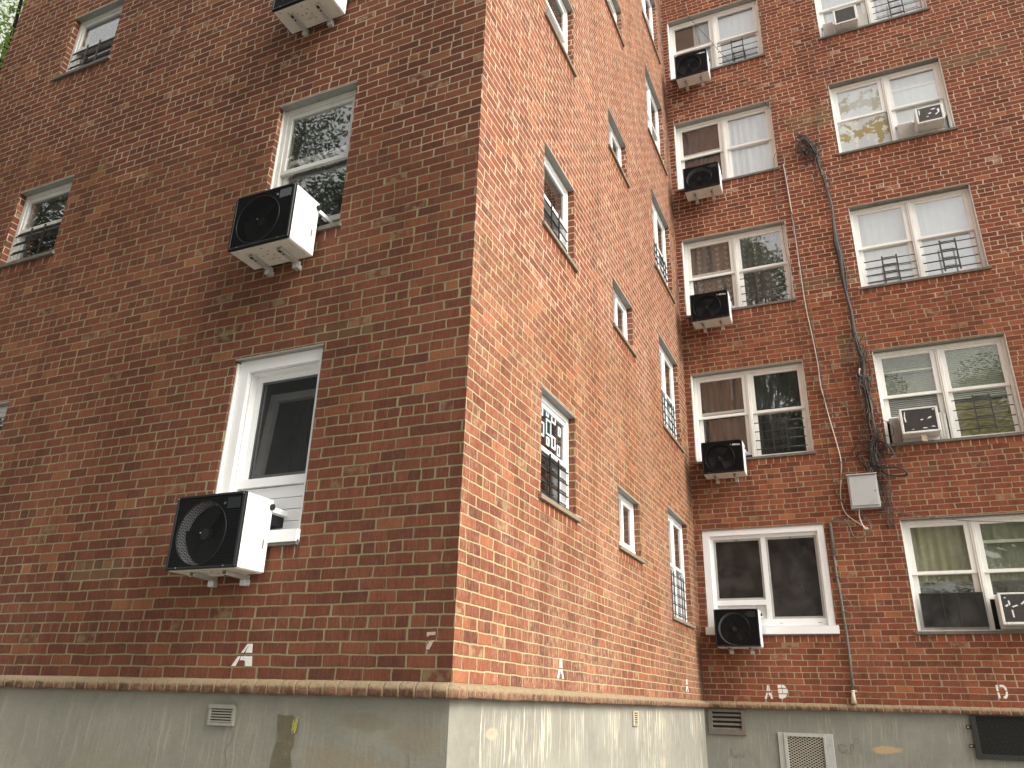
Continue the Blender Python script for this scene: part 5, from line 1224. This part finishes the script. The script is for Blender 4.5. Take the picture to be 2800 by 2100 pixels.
# ------------------------------------------------------------------ ground and trees
g_ = MB().box(-90, 90, -90, 90, -0.5, 0.0).build('ground', 'ground'); tag(g_, kind='structure')
def tree_meshes(seed, n_leaf, R_, zc, rz, size, blobs):
    rnd = random.Random(seed); cl = []
    for b in range(blobs):
        while True:
            p = Vector((rnd.uniform(-1, 1), rnd.uniform(-1, 1), rnd.uniform(-1, 1)))
            if 0.25 < p.length < 1: break
        cl.append((Vector((p.x*R_, p.y*R_, zc+p.z*rz)), rnd.uniform(0.16, 0.30)*R_))
    mb = MB()
    for i in range(n_leaf):
        c, r_ = rnd.choice(cl)
        while True:
            q = Vector((rnd.uniform(-1, 1), rnd.uniform(-1, 1), rnd.uniform(-1, 1)))
            if q.length < 1: break
        p = c+Vector((q.x*r_, q.y*r_, q.z*r_*0.6))
        a = Vector((rnd.gauss(0, 1), rnd.gauss(0, 1), rnd.gauss(0, .6))).normalized(); b = a.orthogonal().normalized()
        b = (b*math.cos(rnd.uniform(0, 6.28))+a.cross(b)*math.sin(rnd.uniform(0, 6.28))).normalized()
        s_ = size*rnd.uniform(0.6, 1.3)
        k = len(mb.v)
        mb.v += [tuple(p-a*s_), tuple(p+b*s_*0.42), tuple(p+a*s_), tuple(p-b*s_*0.42)]; mb.f.append((k, k+1, k+2, k+3))
    tr = MB()
    top = Vector((rnd.uniform(-.5, .5), rnd.uniform(-.5, .5), zc+rz*0.6))
    tr.tube(smooth_path([(0, 0, -0.2), (0.1, 0.05, zc*0.35), (top.x*0.4, top.y*0.5, zc*0.75), tuple(top)], 4), [0.34-0.30*i/12 for i in range(13)], 8)
    for c, r_ in cl:
        st = Vector((0.05, 0.05, zc-rz*0.8+0.5*(c.z-zc+rz)*0.8)); md = st.lerp(c, 0.5)+Vector((0, 0, -0.3))
        tr.tube(smooth_path([tuple(st), tuple(md), tuple(c)], 3), [0.10-0.085*i/6 for i in range(7)], 5)
    return mb, tr
def make_tree(loc, seed, n, R_, zc, rz, size, blobs, leaf, lab, rot=0.0):
    t = tag(empty('broadleaf_tree', loc, rot), lab, 'tree')
    mb, tr = tree_meshes(seed, n, R_, zc, rz, size, blobs)
    mb.build('crown', leaf, t); tr.build('trunk', 'bark', t); return t
make_tree((-13.45, 3.2, 0), 1, 42000, 4.7, 12.5, 6.0, 0.066, 110, 'leaf_light', 'bright green leafy tree behind the far left edge of the building')
t1 = make_tree((-11.5, -9.5, 0), 2, 80000, 5.0, 11.5, 5.8, 0.075, 70, 'leaf', 'leafy tree in the yard, mirrored in the tall front window')
for (loc, rot, sc, lab) in (((-18.0, -6.0, 0), 2.1, (0.95, 0.95, 1.0), 'leafy tree farthest left in the yard, mirrored in the small front windows'), ((-0.8, -11.5, 0), 4.0, (1.0, 1.0, 1.22), 'tallest leafy tree in the yard, mirrored in the lace curtained window'), ((7.5, -12.5, 0), 0.7, (0.95, 0.95, 0.80), 'lower leafy tree in the yard, mirrored in the lowest rear windows'), ((1.5, -21.0, 0), 5.1, (1.2, 1.2, 0.95), 'leafy tree at the far side of the yard')):
    c = copy_tree(t1); c.location = loc; c.rotation_euler = (0, 0, rot); c.scale = sc; tag(c, lab, 'tree')
